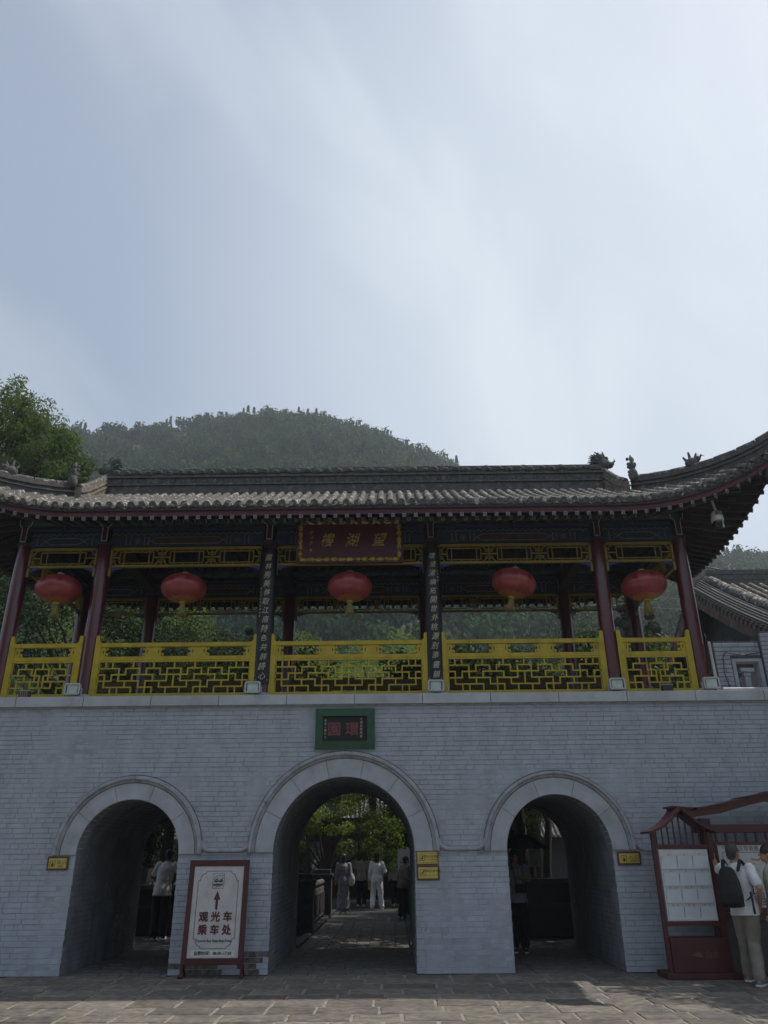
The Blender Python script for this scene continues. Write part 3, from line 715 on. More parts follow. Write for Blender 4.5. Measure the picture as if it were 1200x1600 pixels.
# painted beams
def beam(p, q, z0, z1, th, panel):
    mb = MB(); p = Vector(p); q = Vector(q); d = (q-p).normalized(); L_ = (q-p).length; nrm = Vector((d.y, -d.x, 0))
    if nrm.y > 0 or (abs(nrm.y) < .1 and nrm.x*(p.x-XC) < 0): nrm = -nrm
    z = (z0+z1)/2; mb.bar((p.x, p.y, z), (q.x, q.y, z), th, z1-z0)
    for sgn in (-1, 1):
        nn = nrm*sgn
        def line(u0, w0, u1, w1, th2=.012, m=1, o=.003):
            a = p+d*u0+nn*(th/2+o); b = p+d*u1+nn*(th/2+o); mb.bar((a.x, a.y, w0), (b.x, b.y, w1), th2, .008, up=nn, m=m)
        h = z1-z0; c = L_/2; hw = .58 if L_ > 2 else .26
        if panel:
            # cartouche hexagon
            zl, zh = z0+.03, z1-.03; zm = (zl+zh)/2
            o = th/2+.004
            pts = [(c-hw, zl), (c+hw, zl), (c+hw+.1, zm), (c+hw, zh), (c-hw, zh), (c-hw-.1, zm)]
            vs = [p+d*u+nn*(o+.002)+Vector((0, 0, zz)) for u, zz in pts]
            f = tuple(range(6)); mb.add([(v_.x, v_.y, v_.z) for v_ in vs], [f], 3 if L_ > 2 else 0)
            for i in range(6): a, b = pts[i], pts[(i+1) % 6]; line(a[0], a[1], b[0], b[1], .014, 1, .01)
            for s in (-1, 1):
                e = c+s*(hw+.1); line(e+s*.0, zm, e+s*.09, zh, .01); line(e, zm, e+s*.09, zl, .01)
                for u in ((.28, .36, .62, .70) if L_ > 2 else (.12,)):
                    uu = u if s < 0 else L_-u; line(uu, z0+.01, uu, z1-.01, .014, 1)
                if L_ > 2:
                    uu = .49 if s < 0 else L_-.49
                    for k in range(8):
                        t = k*math.pi/4; t2 = (k+1)*math.pi/4; line(uu+.055*math.cos(t), zm+.055*math.sin(t), uu+.055*math.cos(t2), zm+.055*math.sin(t2), .008)
                    for k in range(5): t = k*math.pi*.4; line(uu, zm, uu+.035*math.cos(t), zm+.035*math.sin(t), .012)
        else:
            n = int(L_/.115)
            for i in range(n):
                u0 = L_*i/n; u1 = L_*(i+1)/n; um = (u0+u1)/2; line(u0, z0+.015, um, z1-.015, .009); line(um, z1-.015, u1, z0+.015, .009)
    return mb.build('painted_beam', [G['blue'], G['dimline'], G['green'], G['cart']], pav)
segsF = [((COLX[i]+.12, .35), (COLX[i+1]-.12, .35)) for i in range(5)]; segsB = [((a[0], 3.4), (b[0], 3.4)) for a, b in segsF]
segsE = [((x, .47), (x, 3.28)) for x in (COLX[0], COLX[-1])]
for a, b in segsF+segsB+segsE:
    A = (*a, 0); B = (*b, 0)
    beam(A, B, 6.91, 7.10, .16, True); beam(A, B, 7.105, 7.185, .12, False)
    mb = MB(); mb.bar((*a, 7.24), (*b, 7.24), .2, .06, m=1); d = (Vector(B)-Vector(A)).normalized()*.12
    mb.tube([Vector((*a, 7.42))-d, Vector((*b, 7.42))+d], .11, 12); mb.build('purlin', [G['green'], G['blue']], pav, smooth=50)
    # short hanging struts under the purlin
    nst = 3 if (Vector(B)-Vector(A)).length > 2 else 1
    for k in range(nst):
        c = Vector(A).lerp(Vector(B), (k+1)/(nst+1)); mb = MB(); out_ = Vector((0, -1, 0)) if abs(a[1]-b[1]) < .1 else Vector((1 if a[0] > XC else -1, 0, 0))
        if a[1] > 3 and b[1] > 3: out_ = Vector((0, 1, 0))
        c = c+out_*.13; mb.tube([c+Vector((0,0,7.22)), c+Vector((0,0,7.30)), c+Vector((0,0,7.40))+out_*.03], [.02, .03, .035], 6); mb.build('bracket_block', G['rafter'], pav, smooth=50)
for X in COLX[1:-1]:
    mb = MB(); mb.box(X-.1, .45, 7.0, X+.1, 3.3, 7.25); mb.box(X-.07, .9, 7.25, X+.07, 1.02, 7.9); mb.box(X-.07, 2.7, 7.25, X+.07, 2.82, 7.9); mb.box(X-.09, .8, 7.9, X+.09, 2.95, 8.1)
    mb.build('cross_beam', [G['wood']], pav)
for Y, Z in ((1.0, 8.0), (2.75, 8.0), (YM, 8.55)):
    mb = MB(); mb.tube([(COLX[0], Y, Z), (COLX[-1], Y, Z)], .1, 10); mb.build('purlin', G['wood'], pav, smooth=50)
for sx in (0, -1):
    X = COLX[sx]; X2 = COLX[1] if sx == 0 else COLX[-2]
    for Y, Y2 in ((.35, 1.2), (3.4, 2.55)):
        mb = MB(); mb.bar((X, Y, 7.15), (X2, Y2+.0, 7.5), .12, .16); mb.build('corner_tie_beam', G['wood'], pav)

# valances
def hang(a, b, mtop, name='valance'):
    a = Vector(a); b = Vector(b); d = (b-a).normalized(); L_ = (b-a).length; nn = Vector((0, 1, 0)) if abs(d.x) > .5 else Vector((1, 0, 0))
    z0, z1 = 6.50, 6.885; root = MB()
    def B(u0, w0, u1, w1, t, dep=.04, mb=root):
        p = a+d*u0; q = a+d*u1; mb.bar((p.x, p.y, w0), (q.x, q.y, w1), t, dep, up=nn)
    B(0, z1-.02, L_, z1-.02, .045, .055); B(0, z0+.02, L_, z0+.02, .042, .055)
    for u in (.02, L_-.02): B(u, z0-.17, u, z1, .04, .055)
    fr = root.build('valance', mtop, pav)
    lt = MB(); n = 3 if L_ > 2 else 1
    per = (L_-.04)/n if n == 3 else L_-.04; st = .02
    zb, zt = z0+.042, z1-.042; H = zt-zb; zc = (zb+zt)/2; tb_ = .016
    def l2(u0, w0, u1, w1, t=tb_): B(u0, w0, u1, w1, t, .028, lt)
    cent = [st+per*(i+.5) for i in range(n)]; rw = per*.335
    rz0, rz1 = zc-H*.37, zc+H*.37
    for c in cent:
        for w_ in (rz0, rz1): l2(c-rw, w_, c+rw, w_)
        for u in (c-rw, c+rw): l2(u, rz0, u, rz1)
        for u in (c-rw*.74, c+rw*.74): l2(u, zb, u, zt)
        for q in (-.3, .25): l2(c+rw*q, rz1, c+rw*q, zt); l2(c+rw*(q+.1), zb, c+rw*(q+.1), rz0)
    for c in [st+per*i for i in range(n+1)]:
        lo, hi = max(c, st), min(c, st+per*n)
        s_ = [1] if c <= st+.001 else ([-1] if c >= st+per*n-.001 else [-1, 1])
        if len(s_) == 2: l2(c, zb, c, zt)
        for s in s_:
            l2(c, zc, c+s*(per/2-rw)*1.0, zc, .02)
            for f_ in (.17, .30): l2(c, zc+H*f_, c+s*.065, zc+H*f_); l2(c, zc-H*f_, c+s*.065, zc-H*f_)
            l2(c+s*.065, zc+H*.16, c+s*.065, zc+H*.32); l2(c+s*.065, zc+H*.32, c+s*.12, zt)
            l2(c+s*.065, zc-H*.16, c+s*.065, zc-H*.32); l2(c+s*.065, zc-H*.32, c+s*.12, zb)
    lt.build('lattice', mtop, fr)
    for s, e in ((1, 0), (-1, L_)):
        sc = MB()
        for k, (u, ww, rr_) in enumerate(((.05, -.03, .03), (.10, -.025, .026), (.15, -.02, .022), (.20, -.014, .016), (.06, -.075, .018))):
            c = a+d*(e+s*(u+.02)); sc.ell((c.x, c.y, z0+ww), (rr_*1.2 if abs(d.x) > .5 else .012, .012 if abs(d.x) > .5 else rr_*1.2, rr_), 8, 5)
        sc.build('scroll_bracket', G['brightblue'], fr, smooth=60)
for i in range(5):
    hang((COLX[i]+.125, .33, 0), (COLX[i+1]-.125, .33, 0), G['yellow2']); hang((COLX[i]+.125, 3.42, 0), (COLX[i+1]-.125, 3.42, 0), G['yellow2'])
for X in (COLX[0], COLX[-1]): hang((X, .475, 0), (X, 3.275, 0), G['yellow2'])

# railings
LAT22 = """h1 0 3;h1 4 6;h1 7 9;h1 10 12;h1 13 15;h1 16 18;h1 19 22;h2 0 1;h2 2 4;h2 5 8;h2 9 13;h2 14 17;h2 18 20;h2 21 22;h3 0 2;h3 3 6;h3 7 10;h3 12 15;h3 16 19;h3 20 22;h4 1 5;h4 6 8;h4 9 13;h4 14 16;h4 17 21;
v1 0 1;v2 0 1;v5 0 1;v8 0 1;v11 0 1;v14 0 1;v17 0 1;v20 0 1;v21 0 1;v3 1 3;v4 1 2;v6 1 2;v7 1 2;v9 1 2;v10 1 3;v12 1 3;v13 1 2;v15 1 2;v16 1 2;v18 1 2;v19 1 3;v1 2 4;v2 2 3;v5 2 3;v8 2 3;v11 2 4;v14 2 3;v17 2 3;v20 2 3;v21 2 4;
v4 3 4;v6 3 4;v7 3 5;v9 3 4;v13 3 4;v15 3 5;v16 3 4;v18 3 4;v2 4 5;v3 4 5;v5 4 5;v8 4 5;v10 4 5;v12 4 5;v14 4 5;v17 4 5;v19 4 5;v20 4 5"""
LAT9 = """h1 1 3;h1 3.5 5.5;h1 6 8;h2 0 2;h2 3 4;h2 5 6;h2 7 9;h3 1 4;h3 5 8;h4 0 2;h4 3 6;h4 7 9;v2 0 1;v4.5 0 1;v7 0 1;v1 1 2;v3 1 2;v3.5 1 3;v5.5 1 3;v6 1 2;v8 1 2;v2 2 3;v7 2 3;v4.2 2 4;v4.8 2 4;v1 3 5;v3 3 4;v6 3 4;v8 3 5;v2 4 5;v4.5 4 5;v7 4 5"""
def railing(a, b):
    a = Vector(a); b = Vector(b); d = (b-a).normalized(); L_ = (b-a).length; nn = Vector((0, 1, 0)) if abs(d.x) > .5 else Vector((1, 0, 0))
    z0 = 4.075
    def B(mb, u0, w0, u1, w1, t, dep=.06): p = a+d*u0; q = a+d*u1; mb.bar((p.x, p.y, w0), (q.x, q.y, w1), t, dep, up=nn)
    def P(u, w_, o): p = a+d*u+nn*o; return (p.x, p.y, w_)
    fr = MB(); B(fr, .10, 5.015, L_-.10, 5.015, .07, .07); B(fr, .10, 4.775, L_-.10, 4.775, .065, .06); B(fr, .10, 4.725, L_-.10, 4.725, .03, .05); B(fr, .10, z0+.05, L_-.10, z0+.05, .08, .055)
    f = fr.build('railing', G['yellow'], pav)
    for s, e in ((1, 0), (-1, L_)):
        mb = MB(); pr = [(0, z0), (.105, z0), (.105, 5.055), (.075, 5.075), (.066, 5.13), (.07, 5.165), (.045, 5.19), (.012, 5.185), (0, 5.165)]
        n = len(pr); v = [P(e+s*u, w_, -.036) for u, w_ in pr]+[P(e+s*u, w_, .036) for u, w_ in pr]
        fs = [tuple(range(n)), tuple(range(2*n-1, n-1, -1))]+[(i, n+i, n+(i+1) % n, (i+1) % n) for i in range(n)]
        mb.add(v, fs); mb.build('railing_post', G['yellow'], f)
    zl, zh = 4.805, 4.985
    blocks = [(.10, .19, 1), (L_-.19, L_-.10, -1)]
    if L_ > 2: blocks += [(L_*k-.14, L_*k+.14, 0) for k in (.36, .64)]
    for u0, u1, sd_ in blocks:
        # carved cloud board: plain middle, lobed ends with gaps
        cp = MB(); B(cp, u0, (zl+zh)/2, u1, (zl+zh)/2, zh-zl, .03)
        for s, e in ((-1, u0), (1, u1)):
            if sd_ == 1 and s == -1 or sd_ == -1 and s == 1: continue
            for zz, r1 in ((zh-.034, .034), (zl+.036, .036)):
                c = a+d*(e+s*.018); cp.ell((c.x, c.y, zz), (r1 if abs(d.x) > .5 else .014, .014 if abs(d.x) > .5 else r1, r1), 10, 6)
        cp.build('carved_board', G['yellow'], f)
    hl = MB()
    for u0, u1, sd_ in blocks:
        for s, e in ((-1, u0), (1, u1)):
            if sd_ == 1 and s == -1 or sd_ == -1 and s == 1: continue
            zm = (zl+zh)/2; x = e+s*.006
            for (du, dz, du2, dz2) in ((0, 0, .03, .004), (-.045, -.03, -.045, .03), (.0, .062, .016, .075), (.0, -.05, .014, -.065)):
                p = P(x+s*du, zm+dz, -.017); q = P(x+s*du2, zm+dz2, -.017); hl.bar(p, q, .014, .004, up=nn)
    hl.build('carved_hollow', G['wood'], f)
    lt = MB(); u0, u1 = .10, L_-.10; zt, zb = 4.71, z0+.09; ncol, pat = (22, LAT22) if L_ > 2 else (9, LAT9)
    B(lt, u0+.012, zb, u0+.012, zt, .024, .03); B(lt, u1-.012, zb, u1-.012, zt, .024, .03)
    U = lambda c: u0+.01+(u1-u0-.02)*c/ncol; W = lambda r_: zt-(zt-zb)*r_/5
    for e in pat.replace('\n', '').split(';'):
        k, p, q = e.split(); s = float(k[1:]); p = float(p); q = float(q)
        if k[0] == 'h': B(lt, U(p)-.012, W(s), U(q)+.012, W(s), .023, .030)
        else: B(lt, U(s), W(p), U(s), W(q), .023, .0305)
    lt.build('lattice', G['yellow'], f)
for i in range(5):
    railing((COLX[i]+.115, .28, 0), (COLX[i+1]-.115, .28, 0))
    mb = MB(); mb.box(COLX[i]+.14, 3.385, 4.80, COLX[i+1]-.14, 3.425, 5.02); mb.box(COLX[i]+.13, 3.37, 5.022, COLX[i+1]-.13, 3.44, 5.06); mb.build('rear_guard_board', G['ochre'], pav)
    mb = MB(); mb.box(COLX[i]+.14, 3.385, 4.38, COLX[i+1]-.14, 3.425, 4.62); mb.build('rear_guard_board', G['ochre'], pav)
for i in range(5):
    mb = MB(); mb.box(COLX[i]+.16, 3.0, 4.45, COLX[i+1]-.16, 3.32, 4.50); mb.box(COLX[i]+.2, 3.1, 4.056, COLX[i]+.26, 3.3, 4.45); mb.box(COLX[i+1]-.26, 3.1, 4.056, COLX[i+1]-.2, 3.3, 4.45)
    mb.build('bench', G['wood'], pav)

# ------------------------------------------------------------------ things on the pavilion and the gate
def dup(o, parent=None):
    c = o.copy(); col.objects.link(c)
    if parent is not None: c.parent = parent; c.matrix_parent_inverse = o.matrix_parent_inverse.copy()
    for ch in [k for k in bpy.data.objects if k.parent == o]: dup(ch, c)
    return c
LZ = 6.08
lan = thing('red_lantern', (COLX[2]/2+COLX[3]/2, .35, LZ), 'red silk lantern hanging under the name board over the middle bay', 'lantern', 'red lanterns hanging along the pavilion eaves')
LX = (COLX[2]+COLX[3])/2
mb = MB(); nr = 16; segs = 64; prof = []
vs = []; fs = []; K = 18
for i in range(K+1):
    ph = math.pi*(.06+.88*i/K)
    for j in range(segs):
        t = 2*math.pi*j/segs; rib = 1-.016*abs(math.cos(t*nr/2))**6
        vs.append((LX+.41*math.sin(ph)*math.cos(t)*rib, .35+.41*math.sin(ph)*math.sin(t)*rib, LZ+.265*math.cos(ph)*(1-.006*math.cos(t*nr))))
for i in range(K):
    for j in range(segs): fs.append((i*segs+j, (i+1)*segs+j, (i+1)*segs+(j+1) % segs, i*segs+(j+1) % segs))
mb.add(vs, fs); mb.build('lantern_shade', G['lantern'], lan, smooth=60)
mb = MB()
for j in range(16):
    t = 2*math.pi*(j+0)/16; mb.tube([(LX+.4*math.sin(math.pi*(.06+.88*i/14))*math.cos(t), .35+.4*math.sin(math.pi*(.06+.88*i/14))*math.sin(t), LZ+.266*math.cos(math.pi*(.06+.88*i/14))) for i in range(15)], .0030, 4)
mb.build('lantern_rib', G['ribred'], lan, kind='stuff')
mb = MB(); vs = []; fs = []; K = 6
for i in range(K+1):
    for j in range(segs):
        t = 2*math.pi*j/segs; e = .82-.035*abs(math.sin(t*6)); ph = math.pi*(.955+(e-.955)*i/K)
        vs.append((LX+.414*math.sin(ph)*math.cos(t), .35+.414*math.sin(ph)*math.sin(t), LZ+.2685*math.cos(ph)))
for i in range(K):
    for j in range(segs): fs.append((i*segs+j, i*segs+(j+1) % segs, (i+1)*segs+(j+1) % segs, (i+1)*segs+j))
mb.add(vs, fs); mb.build('lotus_print', G['lanterngold'], lan, smooth=60)
for zt in ((.26, .30), (-.30, -.26)):
    mb = MB(); mb.lathe([(.0, zt[1]), (.062, zt[1]), (.066, zt[0]), (.0, zt[0])][::-1], (LX, .35, LZ), 16); mb.build('lantern_cap', G['steel'] if zt[0] > 0 else G['brass'], lan, smooth=40)
mb = MB(); mb.tube([(LX, .35, LZ+.3), (LX, .35, 6.52)], .006, 5); mb.build('hanging_wire', G['cable'], lan)
mb = MB(); mb.lathe([(.035, -.30), (.05, -.34), (.062, -.42), (.075, -.50), (.0, -.50)][::-1], (LX, .35, LZ), 18)
for j in range(36):
    t = 2*math.pi*j/36; mb.bar((LX+.035*math.cos(t), .35+.035*math.sin(t), LZ-.3), (LX+.082*math.cos(t), .35+.082*math.sin(t), LZ-.52-rnd.uniform(0, .03)), .007, .007)
mb.build('tassel', G['tassel'], lan)
def glyph_ring():
    c = bpy.data.curves.new('t', 'FONT'); c.body = '壽'; c.size = .13; c.extrude = .001; c.align_x = 'CENTER'; c.align_y = 'CENTER'; c.resolution_u = 1
    o = bpy.data.objects.new('t', c); col.objects.link(o); dg = bpy.context.evaluated_depsgraph_get(); dg.update(); me = bpy.data.meshes.new_from_object(o.evaluated_get(dg)); bpy.data.objects.remove(o)
    vv = [tuple(v.co) for v in me.vertices]; ff = [tuple(p.vertices) for p in me.polygons]; g_ = MB()
    for k in range(8):
        t0 = 2*math.pi*(k+.5)/8
        v = []
        for x, y, z in vv:
            t = t0+x/.40; ph = math.acos(max(-1, min(1, (y+.07)/.265))); v.append((LX+(.412+z)*math.sin(ph)*math.cos(t), .35+(.412+z)*math.sin(ph)*math.sin(t), LZ+(.268)*math.cos(ph)))
        g_.add(v, ff)
    return g_
G['emboss'] = mat('lantern_emboss', (.26,.02,.025), .35, .15, 5)
glyph_ring().build('embossed_glyphs', G['emboss'], lan, kind='stuff')
LL = [(-6.11, 6.10, 'red silk lantern in the narrow end bay by the tree'), (-3.80, 6.09, 'red silk lantern in the wide bay beside the black couplet starting with a garden glyph'),
      (2.25, 6.12, 'red silk lantern tilted sideways, between black couplet column and bare red column'), (4.62, 6.05, 'red silk lantern in the end bay near the surveillance camera')]
for x, z, lb in LL:
    c = dup(lan); c.location = (x, .35, z); c['label'] = lb
    c.rotation_euler = (rnd.uniform(-.04, .04), rnd.uniform(-.03, .03), rnd.uniform(0, 1))
    if abs(x-2.25) < .01: c.rotation_euler = (.10, .30*.6, .3); c.location = (x, .35, z)

# name board
nb = thing('name_board', (-.745, .03, 6.43), 'maroon name board with gilt carved frame over the middle bay', 'sign board')
BX0, BX1, BZ0, BZ1 = -1.70, .215, 6.44, 7.25
tilt = .10
def ty(z): return .03 - (z-BZ0)*tilt
mb = MB(); mb.add([(BX0, ty(BZ0), BZ0), (BX1, ty(BZ0), BZ0), (BX1, ty(BZ1), BZ1), (BX0, ty(BZ1), BZ1), (BX0, ty(BZ0)+.06, BZ0), (BX1, ty(BZ0)+.06, BZ0), (BX1, ty(BZ1)+.06, BZ1), (BX0, ty(BZ1)+.06, BZ1)], [(0,1,2,3),(4,7,6,5),(0,4,5,1),(1,5,6,2),(2,6,7,3),(3,7,4,0)])
mb.build('board', G['maroon'], nb)
mb = MB()
for (a, b) in (((BX0, BZ0), (BX1, BZ0)), ((BX0, BZ1), (BX1, BZ1)), ((BX0, BZ0), (BX0, BZ1)), ((BX1, BZ0), (BX1, BZ1))):
    mb.bar((a[0], ty(a[1])-.01, a[1]), (b[0], ty(b[1])-.01, b[1]), .03, .05, up=(0, 1, 0))
mb.build('board_edge', G['maroon'], nb)
mb = MB()
def carve(x, z, horiz, l):
    c = (x, ty(z)-.012, z); 
    mb.ell(c, (l if horiz else .042, .022, .042 if horiz else l), 10, 6)
    for s in (-1, 1):
        dx, dz = (s*l*.5, 0) if horiz else (0, s*l*.5)
        mb.ell((x+dx, ty(z)-.024, z+dz), (.026, .014, .026), 8, 4)
n = 13
for i in range(n):
    x = BX0+.12+(BX1-BX0-.24)*i/(n-1); carve(x, BZ0+.055, True, .075); carve(x, BZ1-.055, True, .075)
for i in range(5):
    z = BZ0+.15+(BZ1-BZ0-.30)*i/4; carve(BX0+.055, z, False, .075); carve(BX1-.055, z, False, .075)
mb.build('carved_frame', G['gold'], nb, smooth=50)
trot = (math.pi/2+tilt, 0, 0)
zc = (BZ0+BZ1)/2-.0
for x, ch, sz in ((-1.17, '樓', .27), (-.71, '湖', .27), (-.22, '望', .27)): text(ch, sz, G['gold'], nb, (x, ty(zc)-.006, zc), trot, shear=.28, sx=.9, bold=.003, name='glyph')
for k, ch in enumerate('張晴書'): text(ch, .075, G['gold'], nb, (-1.45, ty(zc+.16-k*.10)-.006, zc+.16-k*.10), trot, shear=.2, name='glyph')
mb = MB(); zz = zc-.17; mb.bar((-1.47, ty(zz)-.006, zz), (-1.43, ty(zz)-.006, zz), .045, .004, up=(0,1,0)); mb.build('seal_mark', G['gold'], nb)

# couplet boards on two columns
def couplet(cx, s, label, small, sx_):
    t = thing('couplet_board', (cx, .2, 4.30), label, 'couplet', 'curved couplet boards on the columns')
    mb = MB(); n = 10; pts = [(cx+.155*math.sin(a), .35-.155*math.cos(a)) for a in [R(-68+136*i/n) for i in range(n+1)]]; p2 = [(cx+.17*math.sin(a), .35-.17*math.cos(a)) for a in [R(-68+136*i/n) for i in range(n+1)]]
    mb.prism(p2+pts[::-1], 4.30, 6.80, plane='xy'); mb.build('board', G['black'], t, smooth=40)
    m_ = len(s); top, bot = 6.60, 4.42
    for k, ch in enumerate(s):
        z = top+(bot-top)*k/(m_-1); text(ch, rnd.uniform(.118, .142), G['ink'], t, (cx+rnd.uniform(-.012, .012), .176, z), (math.pi/2, rnd.uniform(-.08, .08), 0), shear=.25, sx=.9, bold=.0006, name='glyph')
    for k, ch in enumerate(small):
        z = 6.02-(k*.065) if sx_ < 0 else 6.32-(k*.06)
        text(ch, .04, G['ink'], t, (cx+sx_*.10, .213, z), (math.pi/2, 0, sx_*.62), shear=.2, name='glyph')
    for z in (4.36,):
        for s_ in (-1, 1): mb = MB(); mb.ell((cx+s_*.10, .20, z), (.01, .01, .014), 6, 4); mb.build('fixing_nail', G['white'], t)
couplet(COLX[2], '園林秀美移取江南特色共醉詩心', 'black curved couplet board whose gilt writing starts with a walled-garden glyph', '歲在壬辰孟夏撰并書', -1)
couplet(COLX[3], '環境清幽拓開世外桃源别添畫韻', 'black curved couplet board directly beside the name board end with small signature', '王景晴書', 1)

# stone plaque over the middle arch
pq = thing('stone_plaque', (-.78, -.05, 3.16), 'dark stone plaque in a green frame above the tallest arch', 'plaque')
PX0, PX1, PZ0, PZ1 = -1.268, -.292, 3.172, 3.822
mb = MB(); mb.box(PX0+.02, -.045, PZ0+.02, PX1-.02, .0, PZ1-.02); mb.build('slab', G['black'], pq)
mb = MB(); w_ = .125; ms = []
for q in ([(PX0, PZ0), (PX1, PZ0), (PX1-w_, PZ0+w_), (PX0+w_, PZ0+w_)], [(PX0, PZ1), (PX0+w_, PZ1-w_), (PX1-w_, PZ1-w_), (PX1, PZ1)], [(PX0, PZ0), (PX0+w_, PZ0+w_), (PX0+w_, PZ1-w_), (PX0, PZ1)], [(PX1, PZ0), (PX1, PZ1), (PX1-w_, PZ1-w_), (PX1-w_, PZ0+w_)]):
    cx_ = (PX0+PX1)/2; cz_ = (PZ0+PZ1)/2
    v = [(x, -.075 if k_ else -.075, z) for k_, (x, z) in enumerate(q)]+[(x, 0, z) for x, z in q]; v = [(x, -.085 if abs(x-cx_) < .5-.13 and abs(z-cz_) < .26 else y if y == 0 else -.065, z) for x, y, z in v]
    mb2 = MB(); mb2.add(v, [(0,1,2,3), (4,7,6,5)]+[(i, 4+i, 4+(i+1) % 4, (i+1) % 4) for i in range(4)]); mb2.build('frame_rail', G['gframe'], pq)
zc = (PZ0+PZ1)/2-.02
text('園', .235, G['faded'], pq, (-.96, -.048, zc), bold=.004, name='glyph', sx=.98); text('環', .225, G['faded'], pq, (-.665, -.048, zc), bold=.004, name='glyph', sx=.98)
for k, ch in enumerate('曾武人書於之'): text(ch, .045, G['ink'], pq, (-1.105, -.048, zc+.15-.053*k), name='glyph')
for k, ch in enumerate('大瑨長首歲夏'): text(ch, .045, G['ink'], pq, (-.515, -.048, zc+.17-.055*k), name='glyph')

# floodlights on the coping
FLX = [-5.42, -2.36, .74, 3.80, 5.385]
FLL = ['floodlight with grey housing beside the small speaker box, at the second column', 'floodlight below the couplet board with the garden glyph', 'floodlight with a curled cable below the couplet nearest the name board', 'floodlight at the foot of the bare red column near the black junction box', 'floodlight on the coping beside the white vertical pipe']
fl = thing('floodlight', (FLX[0], .05, 4.06), FLL[0], 'floodlight', 'floodlights standing on the coping')
def rrect(cx, cz, w_, h_, r_, n=4):
    p = []
    for sx_, sz_, a0 in ((1, 1, 0), (-1, 1, 90), (-1, -1, 180), (1, -1, 270)):
        for k in range(n+1): t = R(a0+90*k/n); p.append((cx+sx_*(w_/2-r_)+r_*math.cos(t), cz+sz_*(h_/2-r_)+r_*math.sin(t)))
    return p
x = FLX[0]
mb = MB(); o1 = rrect(x, 4.20, .27, .195, .035); o2 = rrect(x, 4.20, .215, .145, .012); n = len(o1)
v = [(a, -.02, b) for a, b in o1]+[(a, -.02, b) for a, b in o2]+[(a, .012, b) for a, b in o2]; mb.add(v, [(i, (i+1) % n, n+(i+1) % n, n+i) for i in range(n)]+[(n+i, n+(i+1) % n, 2*n+(i+1) % n, 2*n+i) for i in range(n)])
o3 = rrect(x, 4.20, .18, .12, .02); v = [(a, -.02, b) for a, b in o1]+[(a, .05, b) for a, b in o1]+[(a, .13, b) for a, b in o3]; mb.add(v, [(i, n+i, n+(i+1) % n, (i+1) % n) for i in range(n)]+[(n+i, 2*n+i, 2*n+(i+1) % n, n+(i+1) % n) for i in range(n)]+[tuple(range(2*n, 3*n))])
mb.build('housing', G['lampgrey'], fl, smooth=40)
mb = MB(); mb.prism(rrect(x, 4.20, .212, .142, .012), .003, .010); mb.build('glass', G['lampglass'], fl)
mb = MB()
for s in (-1, 1): mb.box(x+s*.10-.008, -.003, 4.135, x+s*.10+.008, .002, 4.265)
mb.build('reflector_edge', G['cable'], fl)
mb = MB(); mb.box(x-.15, .03, 4.06, x+.15, .07, 4.067)
for s in (-1, 1): mb.box(x+s*.145-.006, .03, 4.067, x+s*.145+.006, .07, 4.22)
mb.build('bracket', G['lampgrey'], fl)
for k in range(1, 5):
    c = dup(fl); c.location.x = FLX[k]; c['label'] = FLL[k]; c.rotation_euler = (rnd.uniform(-.03,.03), 0, rnd.uniform(-.08, .08))
mb = MB(); mb.tube([(.88, .03, 4.20), (.93, .02, 4.21), (.96, .01, 4.16), (.95, .0, 4.10), (.90, .0, 4.072), (.80, .02, 4.068)], .009, 6); mb.build('floodlight_cable', G['lampgrey'], None, smooth=60, label='short curled grey cable behind the floodlight under the couplet by the name board', cat='cable')
for (x, lb, nm, ct) in ((-6.22, 'small square speaker box with drilled front on the coping of the narrow end bay', 'speaker_box', 'box'), (4.63, 'small black junction box on the coping below the end bay near the pipe', 'junction_box', 'box')):
    t = thing(nm, (x, 0, 4.06), lb, ct)
    mb = MB(); mb.box(x-.085, -.03, 4.06, x+.085, .08, 4.17); mb.build('body', G['bronze'] if x < 0 else G['cable'], t, bev=.006)
    mb = MB(); mb.box(x-.09, -.034, 4.1705, x+.09, .085, 4.18); mb.build('lid', G['lampgrey'], t)
    if x < 0:
        mb = MB()
        for i in range(4):
            for k in range(3): mb.ell((x-.055+.036*i, -.031, 4.085+.032*k), (.008, .003, .008), 6, 4)
        mb.build('grille_hole', G['white'], t, kind='stuff')

